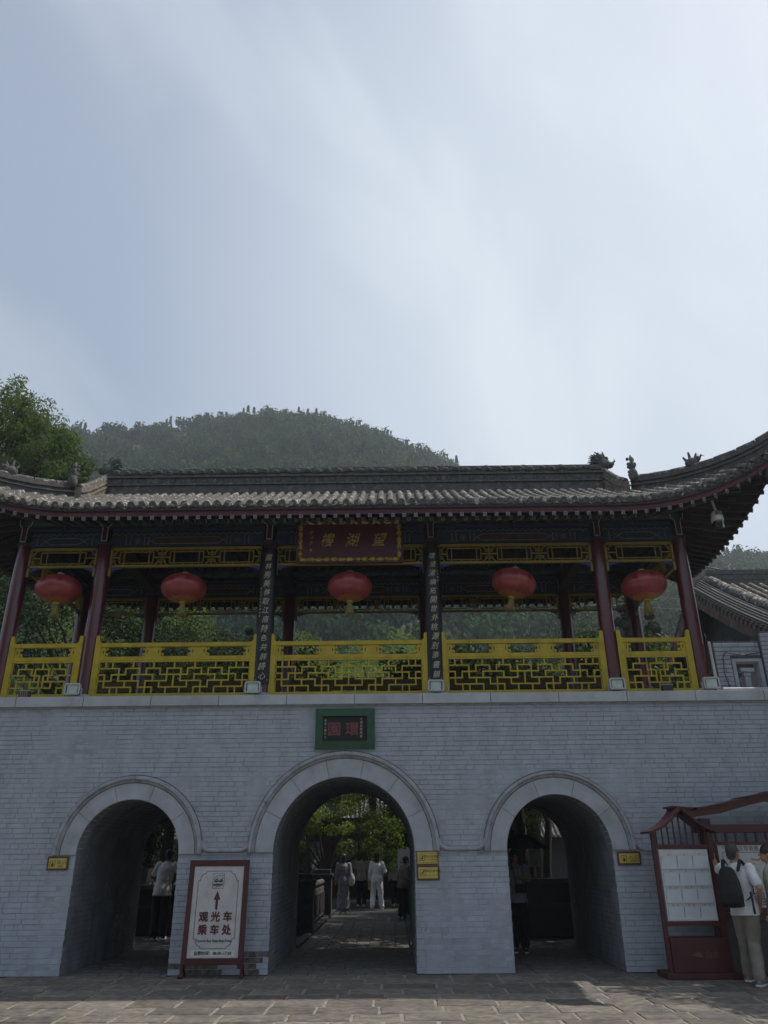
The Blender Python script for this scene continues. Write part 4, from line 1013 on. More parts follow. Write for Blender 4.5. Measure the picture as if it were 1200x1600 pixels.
# direction plates
def plate(name, x0, x1, z0, z1, label, lines, icon, rot=0, style=0, cat='sign'):
    t = thing(name, ((x0+x1)/2, -.04, z0), label, cat)
    mb = MB(); mb.box(x0, -.035, z0, x1, -.016, z1); mb.build('frame', G['bronze'], t, bev=.004)
    d = .028 if style else .012
    mb = MB(); mb.box(x0+d, -.041, z0+d, x1-d, -.0355, z1-d); mb.build('plate', G['brass'], t)
    W, H = x1-x0, z1-z0
    mb = MB(); ix = x0+W*.27; iz = (z0+z1)/2; s = H*.2
    for a, b in (((-s, -s), (-s, s)), ((-s, s), (s, s)), ((s, s), (s, -s)), ((s, -s), (-s, -s))): mb.bar((ix+a[0], -.0425, iz+a[1]), (ix+b[0], -.0425, iz+b[1]), .006, .002, up=(0,1,0))
    if icon == 'down': mb.bar((ix, -.0425, iz+s*.5), (ix, -.0425, iz-s*.4), .014, .002, up=(0,1,0)); mb.bar((ix-.0, -.0427, iz-s*1.3), (ix, -.0427, iz-s*.2), .002, .002, up=(0,1,0), w2=.05)
    else: mb.bar((ix-s*.6, -.0425, iz-s*.4), (ix+s*.6, -.0425, iz-s*.4), .01, .002, up=(0,1,0)); mb.bar((ix-s*.3, -.0425, iz-s*.2), (ix+s*.4, -.0425, iz+s*.6), .018, .002, up=(0,1,0))
    mb.build('icon', G['darkink'], t)
    for (s_, sz, dx, dz) in lines: text(s_, sz, G['darkink'], t, (x0+W*dx, -.042, z0+H*dz), ext=.001)
    if style == 0:
        mb = MB(); r_ = .018; P = [(x0+.045, z1-.03), (x1-.045, z1-.03), (x1-.02, z1-.06), (x1-.02, z0+.06), (x1-.045, z0+.03), (x0+.045, z0+.03), (x0+.02, z0+.06), (x0+.02, z1-.06)]
        for i in range(8): a, b = P[i], P[(i+1) % 8]; mb.bar((a[0], -.0424, a[1]), (b[0], -.0424, b[1]), .004, .002, up=(0,1,0))
        mb.build('border_line', G['darkink'], t)
    return t
plate('exit_plate', -5.37, -5.04, 1.415, 1.61, 'small brass plate with bronze rim below the arch moulding near the tourist bus sign side', [('出 口', .065, .68, .58), ('EXIT', .035, .66, .27)], 'down', style=1)
plate('entrance_plate', 3.44, 3.80, 1.425, 1.615, 'small brass plate with bronze rim at the arch beside the brochure stand', [('入 口', .07, .70, .56), ('ENTRANCE', .028, .70, .30)], 'down', style=1)
plate('guide_plate', .345, .685, 1.455, 1.645, 'upper brass plate with an octagonal border line beside the middle arch', [('景点大理路', .042, .68, .58), ('Scenic Spots Road', .020, .68, .38)], 'hand', style=0)
plate('notice_plate', .345, .695, 1.235, 1.445, 'lower brass plate with ragged bronze rim beside the middle arch', [('文明游览保护环境', .032, .66, .60), ('Civilized tour, protect relics', .017, .66, .36)], 'hand', style=1)

# tourist bus sign stand (leans back against the pier, twisted a little)
SX0, SX1 = -3.075, -2.195
sg = thing('bus_sign_stand', (-2.64, -.3, 0), 'dark red framed sign stand pointing up to the tourist bus boarding area', 'sign')
lean = .06
def sy(z): return -.36+z*lean
def sbar(x0, z0, x1, z1, w_, d_, m, nm, par=sg): mb = MB(); mb.bar((x0, sy(z0), z0), (x1, sy(z1), z1), w_, d_, up=(0, 1, 0)); return mb.build(nm, m, par, bev=.004)
sbar(SX0+.03, .18, SX0+.03, 1.53, .075, .05, G['signred'], 'frame_post'); sbar(SX1-.03, .18, SX1-.03, 1.53, .075, .05, G['signred'], 'frame_post')
sbar(SX0-.005, 1.50, SX1+.005, 1.50, .085, .052, G['signred'], 'frame_rail'); sbar(SX0, .215, SX1, .215, .085, .052, G['signred'], 'frame_rail')
for x in (SX0+.01, SX1-.01):
    mb = MB(); mb.bar((x, sy(.2), .2), (x, sy(0), .01), .035, .03, up=(0,1,0)); mb.bar((x, sy(.2)+.02, .2), (x, -.12, .01), .03, .03, up=(0,1,0)); mb.tube([(x-.04 if x < -2.6 else x, sy(0), .03), (x+.03, sy(0), .03)], .028, 8); mb.build('leg', G['signred'], sg)
pn = MB(); z0, z1 = .255, 1.46; pn.add([(SX0+.065, sy(z0)-.012, z0), (SX1-.065, sy(z0)-.012, z0), (SX1-.065, sy(z1)-.012, z1), (SX0+.065, sy(z1)-.012, z1), (SX0+.065, sy(z0)+.02, z0), (SX1-.065, sy(z0)+.02, z0), (SX1-.065, sy(z1)+.02, z1), (SX0+.065, sy(z1)+.02, z1)], [(0,1,2,3),(4,7,6,5),(0,4,5,1),(1,5,6,2),(2,6,7,3),(3,7,4,0)])
pnl = pn.build('panel', G['panel'], sg)
srot = (math.pi/2-lean, 0, 0); scx = (SX0+SX1)/2
def ft(s_, sz, x, z, m, **k): return text(s_, sz, m, pnl, (x, sy(z)-.0155, z), srot, **k)
ft('观 光 车', .138, scx, .775, G['redink'], bold=.005); ft('乘 车 处', .138, scx, .605, G['redink'], bold=.005)
ft('Tourist Bus Boarding Area', .047, scx, .475, G['darkink'], bold=.0006)
mb = MB()
def ln(P, w_, mbx=None, close=False):
    mbx = mbx or mb
    for i in range(len(P)-(0 if close else 1)):
        a, b = P[i], P[(i+1) % len(P)]; mbx.bar((a[0], sy(a[1])-.0145, a[1]), (b[0], sy(b[1])-.0145, b[1]), w_, .002, up=(0,1,0))
hx, hz0, hz1 = .30, .375, 1.39; P = []
def corner(cx_, cz_, sx_, sz_):      # stepped concave-cut corner
    return [(cx_, cz_-sz_*.125), (cx_-sx_*.03, cz_-sz_*.125)] + [(cx_-sx_*(.03+.075*(1-math.cos(R(a)))), cz_-sz_*(.125-.095*math.sin(R(a)))) for a in (22, 45, 68, 90)] + [(cx_-sx_*.115, cz_-sz_*.0)]
tr_ = corner(scx+hx, hz1, 1, 1); tl_ = corner(scx-hx, hz1, -1, 1)[::-1]; bl_ = corner(scx-hx, hz0, -1, -1); br_ = corner(scx+hx, hz0, 1, -1)[::-1]
ln(tr_+tl_+bl_+br_, .006, close=True); mb.build('border_line', G['darkink'], pnl)
mb = MB(); ix, iz = scx, 1.255; ln([(ix-.085, iz-.10), (ix+.085, iz-.10), (ix+.085, iz+.10), (ix-.085, iz+.10)], .004, close=True)
ln([(ix-.065, iz+.015), (ix-.055, iz+.05), (ix-.03, iz+.07), (ix+.075, iz+.07)], .006); ln([(ix-.068, iz+.0), (ix+.068, iz+.0)], .018)
for s in (-.033, .038): ln([(ix+s, iz-.017), (ix+s, iz-.004)], .022); ln([(ix+s-.012, iz+.022), (ix+s+.016, iz+.022)], .012); ln([(ix+s+.014, iz+.018), (ix+s+.022, iz+.045)], .009)
mb.build('bus_icon', G['darkink'], pnl); ft('旅游观光车', .03, ix, iz-.05, G['darkink'], bold=.0008); ft('Sightseeing car', .014, ix, iz-.075, G['darkink'])
mb = MB(); a = scx; v = [(a, 1.145), (a+.048, 1.035), (a+.016, 1.035), (a+.014, .985), (a-.014, .985), (a-.016, 1.035), (a-.048, 1.035)]
v = [(scx, 1.15), (scx+.055, 1.05), (scx+.018, 1.05), (scx+.018, 1.02), (scx-.018, 1.02), (scx-.018, 1.05), (scx-.055, 1.05)]
v = [(scx, 1.125), (scx+.052, 1.005), (scx+.020, 1.005), (scx+.018, .875), (scx-.018, .875), (scx-.020, 1.005), (scx-.052, 1.005)]
mb.add([(p[0], sy(p[1])-.0145, p[1]) for p in v], [tuple(range(7))[::-1]]); mb.build('arrow', G['redink'], pnl)
mb = MB(); mb.add([(scx+a*.315, sy(b)-.0143, b) for a, b in ((-1, .275), (1, .275), (1, .355), (-1, .355))], [(0,1,2,3)]); mb.build('hours_sticker', G['paper'], pnl); ft('运营时间：08:30–17:30', .055, scx, .315, G['darkink'], bold=.0012)

# brochure stand
ks = thing('brochure_stand', (4.28, -.55, 0), 'dark red brochure stand with small gabled roof and clear leaflet pockets', 'display stand')
KX0, KX1, KY = 3.80, 4.68, -.68
def part(nm, m, par, *boxes, bev=0, **k):
    mb = MB()
    for b in boxes: mb.box(*b)
    return mb.build(nm, m, par, bev=bev, **k)
part('post', G['signred'], ks, (KX0, KY, .06, KX0+.06, KY+.06, 1.87), bev=.004); part('post', G['signred'], ks, (KX1-.06, KY, .06, KX1, KY+.06, 1.87), bev=.004)
part('plinth', G['darkred'] if 'darkred' in G else G['redpaint'], ks, (KX0-.06, KY-.08, 0, KX1+.10, KY+.40, .075), bev=.006)
cab = part('cabinet', G['signred'], ks, (KX0+.062, KY-.02, .076, KX1-.002, KY+.25, .50), bev=.005)
part('cross_rail', G['signred'], ks, (KX0+.062, KY+.005, .64, KX1-.062, KY+.05, .70)); part('cross_rail', G['signred'], ks, (KX0+.062, KY+.005, 1.64, KX1-.062, KY+.05, 1.70))
bk = part('backing_panel', G['paper'], ks, (KX0+.085, KY+.012, .705, KX1-.085, KY+.03, 1.635))
for r_ in range(4):
    nc = 3 if r_ < 2 else 3; zt = 1.56-.235*r_ if r_ < 2 else 1.09-.22*(r_-2); wd = (KX1-KX0-.17)/nc
    zt = (1.55, 1.33, 1.11, .89)[r_]
    for c_ in range(nc):
        xa = KX0+.10+(wd-.01)*c_; mb = MB(); h = .16
        mb.add([(xa+.006, KY+.008, zt-h), (xa+wd-.018, KY+.008, zt-h), (xa+wd-.018, KY-.028, zt), (xa+.006, KY-.028, zt), (xa+.006, KY+.0085, zt), (xa+wd-.018, KY+.0085, zt)], [(0,1,2,3), (0,3,4), (1,5,2)])
        mb.build('leaflet_pocket', G['acryl'], bk)
        mb = MB()
        for u in (.35, .65): mb.ell((xa+wd*u if r_ > 1 else xa+wd*.5, KY+.006, zt+.02), (.007, .005, .007), 6, 4)
        mb.build('rivet', G['cable'], bk)
    part('shelf_lip', G['acryl'], bk, (KX0+.095, KY-.005, zt-.172, KX1-.095, KY+.012, zt-.164))
gr = MB(); n = 9
rp = [(-.155, 1.865), (-.02, 1.90), (.12, 1.955), (.26, 2.05), (.36, 2.14), (.44, 2.20), (.52, 2.14), (.62, 2.05), (.76, 1.955), (.90, 1.90), (1.035, 1.865)]
rp = [((x-.44)*.86+.44, z) for x, z in rp]
for (x0, z0_), (x1, z1_) in zip(rp[:-1], rp[1:]): gr.bar((KX0+x0, KY+.04, z0_), (KX0+x1, KY+.04, z1_), .46, .03, up=(0, 0, 1))
gr.build('stand_roof', G['redpaint'], ks, smooth=30)
for i in range(9):
    u = .08+.09*i; zt = np.interp(u, [p[0] for p in rp], [p[1] for p in rp]); part('slat', G['signred'], ks, (KX0+u-.008, KY+.01, 1.701, KX0+u+.008, KY+.035, float(zt)-.012))
mb = MB()
for (a, b, rx, rz_) in ((-.02, .0, .075, .012), (0, .018, .05, .012), (.01, -.016, .055, .010), (0, .034, .025, .010)): mb.ell((KX0+.43+a, KY-.024, .29+b), (rx, .004, rz_), 12, 4)
mb.build('emblem', G['faded'], cab); text('山水', .10, G['faded'], cab, (KX0+.62, KY-.0225, .29), name='lettering')
# tourist map board
mp_ = thing('map_board', (5.7, -.5, 0), 'large dark red map board under a long curved roof beam', 'notice board')
MY = -.55
part('post', G['signred'], mp_, (4.60, MY, 0, 4.76, MY+.14, 2.06), bev=.006); part('post', G['signred'], mp_, (6.62, MY, 0, 6.78, MY+.14, 2.06), bev=.006)
part('lower_beam', G['signred'], mp_, (4.50, MY-.02, 1.86, 7.0, MY+.13, 1.975), bev=.005)
mb = MB(); bp_ = [(4.20, 2.16), (4.5, 2.13), (4.85, 2.17), (5.3, 2.28), (5.7, 2.36), (6.1, 2.28), (6.5, 2.17), (6.9, 2.13), (7.2, 2.16)]
for (x0, z0_), (x1, z1_) in zip(bp_[:-1], bp_[1:]): mb.bar((x0, MY+.05, z0_), (x1, MY+.05, z1_), .36, .10, up=(0,0,1))
mb.build('roof_beam', G['signred'], mp_, smooth=30)
mb = MB()
for (x0, z0_), (x1, z1_) in zip(bp_[:-1], bp_[1:]): mb.bar((x0-.03, MY+.05, z0_+.062), (x1+.03, MY+.05, z1_+.062), .46, .025, up=(0,0,1))
mb.build('roof_cap', G['redpaint'], mp_, smooth=30)
for i in range(12): x = 4.80+.15*i; part('slat', G['signred'], mp_, (x, MY+.02, 1.735, x+.03, MY+.05, 1.86))
part('panel_frame', G['signred'], mp_, (4.765, MY+.0, 1.69, 6.615, MY+.06, 1.735), (4.765, MY, .86, 4.80, MY+.06, 1.69), (6.58, MY, .86, 6.615, MY+.06, 1.69), (4.765, MY, .80, 6.615, MY+.06, .86))
mpn_ = part('map_panel', G['panel'], mp_, (4.802, MY+.01, .862, 6.578, MY+.03, 1.688))
mb = MB()
def ml(P, w_=.005, close=False):
    for i in range(len(P)-(0 if close else 1)): a, b = P[i], P[(i+1) % len(P)]; mb.bar((a[0], MY+.0085, a[1]), (b[0], MY+.0085, b[1]), w_, .002, up=(0,1,0))
ml([(4.86, 1.10), (6.52, 1.10), (6.52, 1.59), (4.86, 1.59)], .006, True)
r2_ = random.Random(4)
for k in range(26):
    x, z = r2_.uniform(4.95, 6.4), r2_.uniform(1.14, 1.5); P = [(x, z)]
    for q in range(6): P.append((min(6.5, max(4.88, P[-1][0]+r2_.uniform(-.07, .09))), min(1.56, max(1.12, P[-1][1]+r2_.uniform(-.05, .05)))))
    ml(P, .003)
for k in range(7): ml([(4.9, 1.075-.03*k), (4.9+r2_.uniform(.4, .65), 1.075-.03*k)], .003)
mb.build('map_drawing', G['darkink'], mpn_)
text('景区导览图', .075, G['darkink'], mpn_, (5.22, MY+.0085, 1.635)); text('大同 晋源', .04, G['darkink'], mpn_, (4.95, MY+.0085, 1.66)); text('游览线路', .05, G['darkink'], mpn_, (5.55, MY+.0085, 1.53))
for k in range(5): text('游客须知请自觉遵守景区规定爱护文物', .026, G['darkink'], mpn_, (5.15, MY+.0085, 1.04-.035*k), name='lettering')
part('base_rail', G['signred'], mp_, (4.765, MY+.03, .70, 6.615, MY+.06, .79))
part('backing_board', G['dark'], mp_, (4.765, MY+.062, .05, 6.615, MY+.09, .79))

# surveillance camera under the eave
cmx, cmy = 5.80, -.50
pz = thing('surveillance_camera', (cmx, cmy, 7.32), 'white dome surveillance camera hanging under the upturned eave corner', 'camera')
mb = MB(); mb.tube([(cmx-.03, cmy, 7.34), (cmx, cmy, 7.16), (cmx, cmy, 7.12)], .022, 8); mb.build('drop_pipe', G['steel'], pz, smooth=60)
mb = MB(); mb.lathe([(.0, .08), (.07, .08), (.095, .05), (.10, .0), (.10, -.03), (.108, -.032), (.108, -.10), (.09, -.11), (.0, -.11)][::-1], (cmx, cmy, 7.04), 20); mb.build('housing', G['steel'], pz, smooth=40)
mb = MB(); mb.lathe([(.088, -.111), (.088, -.15), (.075, -.20), (.045, -.235), (.0, -.245)][::-1], (cmx, cmy, 7.04), 20); mb.build('dome', G['glassdark'], pz, smooth=60)
part('display_window', G['glassdark'], pz, (cmx-.06, cmy-.104, 7.03, cmx+.06, cmy-.09, 7.10))
mb = MB(); mb.bar((cmx+.055, cmy-.06, 6.93), (cmx+.075, cmy-.03, 6.81), .02, .05); mb.build('sensor_arm', G['steel'], pz)
# wind bell at the corner
bx, by = 6.62, -1.0
bl = thing('wind_bell', (bx, by, 7.75), 'dark bronze wind bell hanging from the upturned roof corner', 'bell')
mb = MB(); mb.tube([(bx, by, 8.0), (bx, by, 7.74)], .008, 5); mb.build('hook', G['cable'], bl)
mb = MB(); mb.lathe([(.0, 0), (.03, 0), (.055, -.03), (.06, -.14), (.075, -.20), (.068, -.20), (.0, -.05)][::-1], (bx, by, 7.74), 14); mb.build('bell_body', G['dark'], bl, smooth=50)
mb = MB(); mb.tube([(bx, by, 7.62), (bx, by, 7.46)], .006, 5); mb.bar((bx-.03, by, 7.44), (bx+.03, by, 7.44), .04, .01); mb.build('clapper', G['dark'], bl)
# white pipes beside the last column
px = 5.56
pt = thing('service_pipe', (px, .15, 4.06), 'white conduit rising beside the last column and running along the coping', 'pipe')
mb = MB(); mb.tube([(px-.02, .17, 4.07), (px-.02, .19, 4.95)], .025, 10); mb.build('riser', G['pipe'], pt, smooth=60)
mb = MB(); mb.tube([(px+.02, .06, 4.095), (9.9, .06, 4.095)], .035, 10); mb.build('horizontal_run', G['pipe'], pt, smooth=60)
mb = MB(); mb.tube([(px+.02, .2, 4.1), (px-.0, .23, 4.7), (px-.035, .26, 5.0), (px-.06, .22, 5.1), (px-.045, .20, 5.02)], .009, 5); mb.tube([(px+.05, .2, 4.1), (px+.02, .23, 4.6), (px-.02, .26, 5.0)], .009, 5); mb.build('cable', G['cable'], pt, smooth=60)
mb = MB(); mb.tube([(5.80, .26, 4.13), (5.74, .25, 4.4), (5.76, .25, 4.68), (5.82, .245, 4.77), (5.95, .245, 4.74), (6.15, .25, 4.73), (6.4, .245, 4.76), (6.7, .245, 4.80), (9, .245, 4.8)], .009, 5)
mb.build('wall_cable', G['cable'], None, smooth=60, label='black cable sagging across the brick parapet above the small window', cat='cable')
# brick parapet with window beside the pavilion
pr_ = thing('brick_parapet', (6.6, .45, 4.06), 'grey brick parapet with a small framed window standing on the gate beside the last column', 'wall')
WX0, WX1, WZ1 = 5.98, 6.38, 4.62
part('wall_core', G['joint'], pr_, (5.66, .315, 4.06, WX0-.06, .58, 4.99), (WX1+.06, .315, 4.06, 10, .58, 4.99), (WX0-.06, .315, WZ1+.05, WX1+.06, .58, 4.99), (6.46, .215, 4.06, 10, .31, 5.14), (6.46, .313, 4.99, 10, .6, 5.14))
zz = 4.062; k = 0
while zz < 5.12:
    for (xa0, xb0, yf, zlim) in ((5.655, 6.45, .30, 4.985), (6.452, 9.9, .20, 5.14)):
        if zz+CH-.01 > zlim+.02: continue
        x = xa0
        first = True
        while x < xb0-.02:
            l = .29 if not (first and k % 2) else .15; first = False; xe = min(x+l, xb0)
            if yf == .20 or not (xe > WX0-.06 and x < WX1+.06 and zz < WZ1+.04):
                mb = MB(); chamf_box(mb, x+.003, yf, zz, xe-.005, yf+.05, min(zz+CH-.008, zlim+.01), .004, .002, 'y'); mb.build('brick', G['brick'], pr_)
            elif x < WX0-.1: mb = MB(); chamf_box(mb, x+.003, yf, zz, WX0-.07, yf+.05, zz+CH-.008, .004, .002, 'y'); mb.build('brick', G['brick'], pr_)
            x = xe
    zz += CH; k += 1
fr_ = part('window_frame', G['stone'], pr_, (WX0-.06, .285, 4.06, WX0, .50, WZ1), (WX1, .285, 4.06, WX1+.06, .50, WZ1), (WX0-.06, .283, WZ1, WX1+.06, .50, WZ1+.05))
mb = MB(); c = ((WX0+WX1)/2, .40)
for x_, z0_, z1_ in ((.13, 4.062, 4.12), (.085, 4.122, 4.19), (.05, 4.192, 4.38), (.065, 4.382, 4.45), (.12, 4.452, 4.52)): mb.box(c[0]-x_, c[1]-x_*.6, z0_, c[0]+x_, c[1]+x_*.6, z1_)
mb.build('window_baluster', G['stone'], fr_, bev=.006)

# ------------------------------------------------------------------ hall roof seen beyond the gate's end
hall = thing('side_hall', (15, 10.3, 0), 'grey tiled gabled hall beyond the brick parapet with a brown bargeboard', 'building')
HX, HY, HZ = 9.5, 10.3, 9.35
def hz(y): a = abs(y-HY); return HZ-.62*a+.012*a*a if a < 6.4 else 0
part('wall', G['plaster'], hall, (10.3, 5.4, 0, 22, 15.2, 6.3))
mb = MB(); mb.prism([(5.4, 6.3), (15.2, 6.3), (HY, 9.2)], 10.3, 10.35, plane='yz'); mb.build('gable_wall', G['dark'], hall)
mb = MB(); ys = [HY-6.2+12.4*i/40 for i in range(41)]
for (dz, m_) in ((0, 0), (-.12, 1)): mb.add([(x, y, hz(y)+dz) for y in ys for x in (HX, 23)], [(2*i, 2*i+1, 2*i+3, 2*i+2) for i in range(40)], m_)
mb.build('roof', [G['pan'], G['rafter']], hall, smooth=40)
mb = MB()
for a, b in zip(ys[:-1], ys[1:]): mb.bar((HX-.02, a, hz(a)-.36), (HX-.02, b, hz(b)-.36), .06, .42, up=(0, 0, 1))
mb.build('bargeboard', mat('bargeboard_brown', (.10,.055,.045), .8, .3, 3, (.16,.12,.10), 4), hall)
mb = MB()
for i in range(58):
    y = HY-6.1+12.2*i/57; z = hz(y)-.13; mb.ell((HX-.07, y, z), (.02, .055, .055), 8, 5); mb.box(HX-.09, y+.05, z-.11, HX-.07, y+.13, z)
mb.build('edge_tile', G['tile2'], hall, kind='stuff')
for k in range(6):
    mb = MB()
    for a, b in zip(ys[:-1], ys[1:]): mb.tube([(HX+.0+.17*k*.35, a, hz(a)-.07+.055*k), (HX+.17*k*.35, b, hz(b)-.07+.055*k)], .026, 6, caps=False)
    mb.build('tile_course', G['tile2'], hall, smooth=60)
y = HY-6.1
while y < HY+6:
    mb = MB(); mb.tube([(HX+.50, y, hz(y)+.28), (HX+.50, y+.62, hz(y+.62)+.28)], [.15, .135], 10); mb.build('verge_ridge_tile', G['tile'], hall, smooth=60)
    y += .63
for k in range(40):
    mb = MB(); x = HX+.95+.30*k
    mb.tube([(x, y, hz(y)+.03) for y in [HY-6.2+.62*i for i in range(11)]], .085, 8); mb.build('tile_row', G['tile'], hall, smooth=60)
mb = MB()
for k in range(6): mb.box(HX+.55, HY-.18+.02*(k % 2), HZ-.05+.085*k, 23, HY+.18-.02*(k % 2), HZ+.03+.085*k)
mb.build('main_ridge', G['tile2'], hall)
mb = MB(); v = []
for x, z0, z1 in ((HX+.9, HZ-.1, HZ+.47), (HX+.5, HZ-.1, HZ+.55), (HX+.15, HZ-.1, HZ+.78), (HX-.1, HZ+.0, HZ+1.05), (HX-.22, HZ+.3, HZ+1.35)):
    v += [(x, HY-.13, z0), (x, HY+.13, z0), (x, HY+.13, z1), (x, HY-.13, z1)]
mb.add(v, [(i*4+a, i*4+(a+1) % 4, (i+1)*4+(a+1) % 4, (i+1)*4+a) for i in range(4) for a in range(4)]+[(0,3,2,1), (16,17,18,19)]); mb.build('swallowtail_end', G['plaster'], hall)
mb = MB(); mb.tube([(HX+1.0, HY, HZ+.5), (HX+.5, HY, HZ+.6), (HX+.15, HY, HZ+.84), (HX-.1, HY, HZ+1.12), (HX-.25, HY, HZ+1.45)], .07, 8); mb.build('ridge_cap', G['tile'], hall, smooth=60)
for x in (10.9, 12.2, 13.5):
    mb = MB(); mb.tube([(x, HY, HZ+.48), (x-.05, HY, HZ+.62), (x+.05, HY, HZ+.72)], [.04, .03, .012], 6); mb.tube([(x+.15, HY, HZ+.48), (x+.12, HY, HZ+.58)], [.03, .02], 6); mb.build('ridge_finial', G['stone'], hall, smooth=60)

# ------------------------------------------------------------------ trees
def leaf_mesh(name, centers, radii, per, size, m, seed=0, up=.5, asp=.42, droop=0, squash=.75):
    rs = np.random.RandomState(seed); n = len(centers)*per
    c = np.repeat(np.asarray(centers, float), per, 0); r = np.repeat(np.asarray(radii, float), per)
    d = rs.normal(size=(n, 3)); d /= np.linalg.norm(d, axis=1, keepdims=True); rad = rs.uniform(.35, 1, n)**.6
    p = c + d*(r*rad)[:, None]*np.array([1, 1, squash])
    nrm = rs.normal(size=(n, 3))*.8 + d*.6; nrm[:, 2] += up; nrm /= np.linalg.norm(nrm, axis=1, keepdims=True)
    t = rs.normal(size=(n, 3)) + d*.5; t[:, 2] -= droop; t -= nrm*(t*nrm).sum(1, keepdims=True); t /= np.linalg.norm(t, axis=1, keepdims=True)+1e-9
    b = np.cross(nrm, t); s = (size*rs.uniform(.6, 1.3, n))[:, None]
    V = np.stack([p-t*s*.5, p+b*s*asp*.5, p+t*s*.5, p-b*s*asp*.5], 1).reshape(-1, 3); Fq = np.arange(4*n).reshape(-1, 4)
    return npmesh(name, V, Fq, m)
def branches(mb, base_, tips, r0, rs):
    for tp in tips:
        a = Vector(base_); b = Vector(tp); mid = a.lerp(b, .5)+Vector((rs.uniform(-.3,.3), rs.uniform(-.3,.3), rs.uniform(.0,.4)))*.3*(b-a).length*.5
        mb.tube([a, a.lerp(mid, .5)+Vector((0,0,.05)), mid, b], [r0*.5, r0*.36, r0*.26, r0*.07], 6)
def make_tree(h, cr, seed, leafm, per=160, size=.16, ncl=44, trunk_h=.35, shape='round', crv=.75):
    rs = random.Random(seed); th = h*trunk_h; r0 = h*.022; mb = MB()
    top = Vector((rs.uniform(-.3,.3), rs.uniform(-.3,.3), h*.8)); P = [Vector((0,0,-.1)), Vector((rs.uniform(-.1,.1), 0, th*.5)), Vector((rs.uniform(-.2,.2), rs.uniform(-.2,.2), th)), top.lerp(Vector((0,0,th)), .45), top]
    mb.tube(P, [r0*1.3, r0, r0*.85, r0*.5, r0*.12], 8)
    C = []; Rr = []
    for i in range(ncl):
        if shape == 'cone':
            u = rs.random()**.8; z = th*.5+(h-th*.5)*u; rr = cr*(1-u)*.95+.1; a = rs.uniform(0, 6.28); q = rr*rs.uniform(.4, 1); C.append((q*math.cos(a), q*math.sin(a), z-.1*q)); Rr.append(max(.18, cr*.32*(1-u*.7)))
        else:
            a = rs.uniform(0, 6.28); ph = math.acos(rs.uniform(-.75, 1)); q = rs.uniform(.55, 1)
            C.append((cr*math.sin(ph)*math.cos(a)*q, cr*math.sin(ph)*math.sin(a)*q, (h+th*.8)/2+(h-th*.8)/2*math.cos(ph)*q)); Rr.append(cr*rs.uniform(.20, .36)*crv/.75)
    for c in C[::2]:
        f_ = min(.95, max(.25, (c[2]-th*.4)/(h*.9))); b0 = P[2].lerp(P[4], f_*.8); branches(mb, b0, [c], r0, rs)
    return mb.mesh('trunk', G['bark'], 60), leaf_mesh('crown', C, Rr, per, size, leafm, seed)
def tree(protos, x, y, label, s=1, rz=0, name='tree', group=None, cat='tree', zb=-.02):
    t = thing(name, (x, y, zb), label, cat, group)
    tr = bpy.data.objects.new('trunk', protos[0]); cw = bpy.data.objects.new('crown', protos[1])
    for o in (tr, cw): col.objects.link(o); o.parent = t; WM[o.name] = Matrix()
    t.scale = (s, s, s*rnd.uniform(.95, 1.05)); t.rotation_euler = (0, 0, rz); return t
PA = make_tree(10, 3.3, 1, G['leafB'], 420, .13, 64, .25); PB = make_tree(10, 2.9, 2, G['leafD'], 360, .12, 64, .2); PC = make_tree(10, 3.4, 3, G['leafC'], 380, .14, 64, .22)
PD = make_tree(10, 2.2, 4, G['leafC'], 300, .15, 70, .15, 'cone'); PE = make_tree(10, 3.0, 5, G['leafA'], 400, .14, 60, .25)
T = [  # proto, x, y, scale, label
 (PC, -9.5, 9.5, .98, 'dark leafy tree behind the narrow end bay by the tree-shaded roof corner'), (PB, -7.6, 12.5, .95, 'bright speckled green tree behind the narrow end bay railing'),
 (PC, -6.4, 10.5, .86, 'dark tree behind the second lantern with thin pale leaves'), (PD, -8.2, 17, 1.05, 'dark cone-shaped conifer between the second column and the couplet'),
 (PD, -6.0, 19, 1.08, 'fresh green cypress behind the second lantern'), (PA, -3.6, 21, 1.06, 'pale grey-green willowy tree behind the couplet with the garden glyph'),
 (PA, -.9, 23, 1.02, 'pale grey-green rounded tree filling the middle bay'), (PE, 1.2, 18, .82, 'light green feathery tree low behind the middle bay railing'),
 (PA, 2.9, 26, 1.06, 'pale green tree behind the couplet nearest the name board'), (PB, 4.6, 17.5, .80, 'pale tufted tree low behind the bay of the tilted lantern'),
 (PC, 6.8, 27, 1.18, 'dull green tree high behind the bay of the tilted lantern'), (PC, 8.2, 20, 1.0, 'dark tree behind the bare red column'),
 (PD, 10.6, 21, 1.18, 'blue-green fir behind the end-bay lantern'), (PB, 10.2, 15.5, .90, 'yellow-green bushy tree behind the end bay railing'),
 (PE, 5.6, 22, 1.0, 'leafy green tree filling the bay of the tilted lantern'), (PB, 7.4, 16, .78, 'low bright bush-like tree beside the bare red column'), (PD, 13.6, 26, 1.25, 'tall dark fir seen between the last column and the side hall'), (PA, -12.5, 20, 1.2, 'pale tree far behind the end bay in deep shade'),
 (PA, .6, 32, 1.3, 'tall pale tree behind the rounded middle bay tree'), (PC, 10.5, 34, 1.5, 'tall hazy tree behind the dark trees of the lantern bay'), (PE, -5.2, 30, 1.25, 'tall feathery tree far behind the second lantern bay')]
for k, (p, x, y, s, lb) in enumerate(T): tree(p, x, y, lb, s, rnd.uniform(0, 6.28), 'conifer_tree' if p is PD else 'leafy_tree', 'trees behind the pavilion')
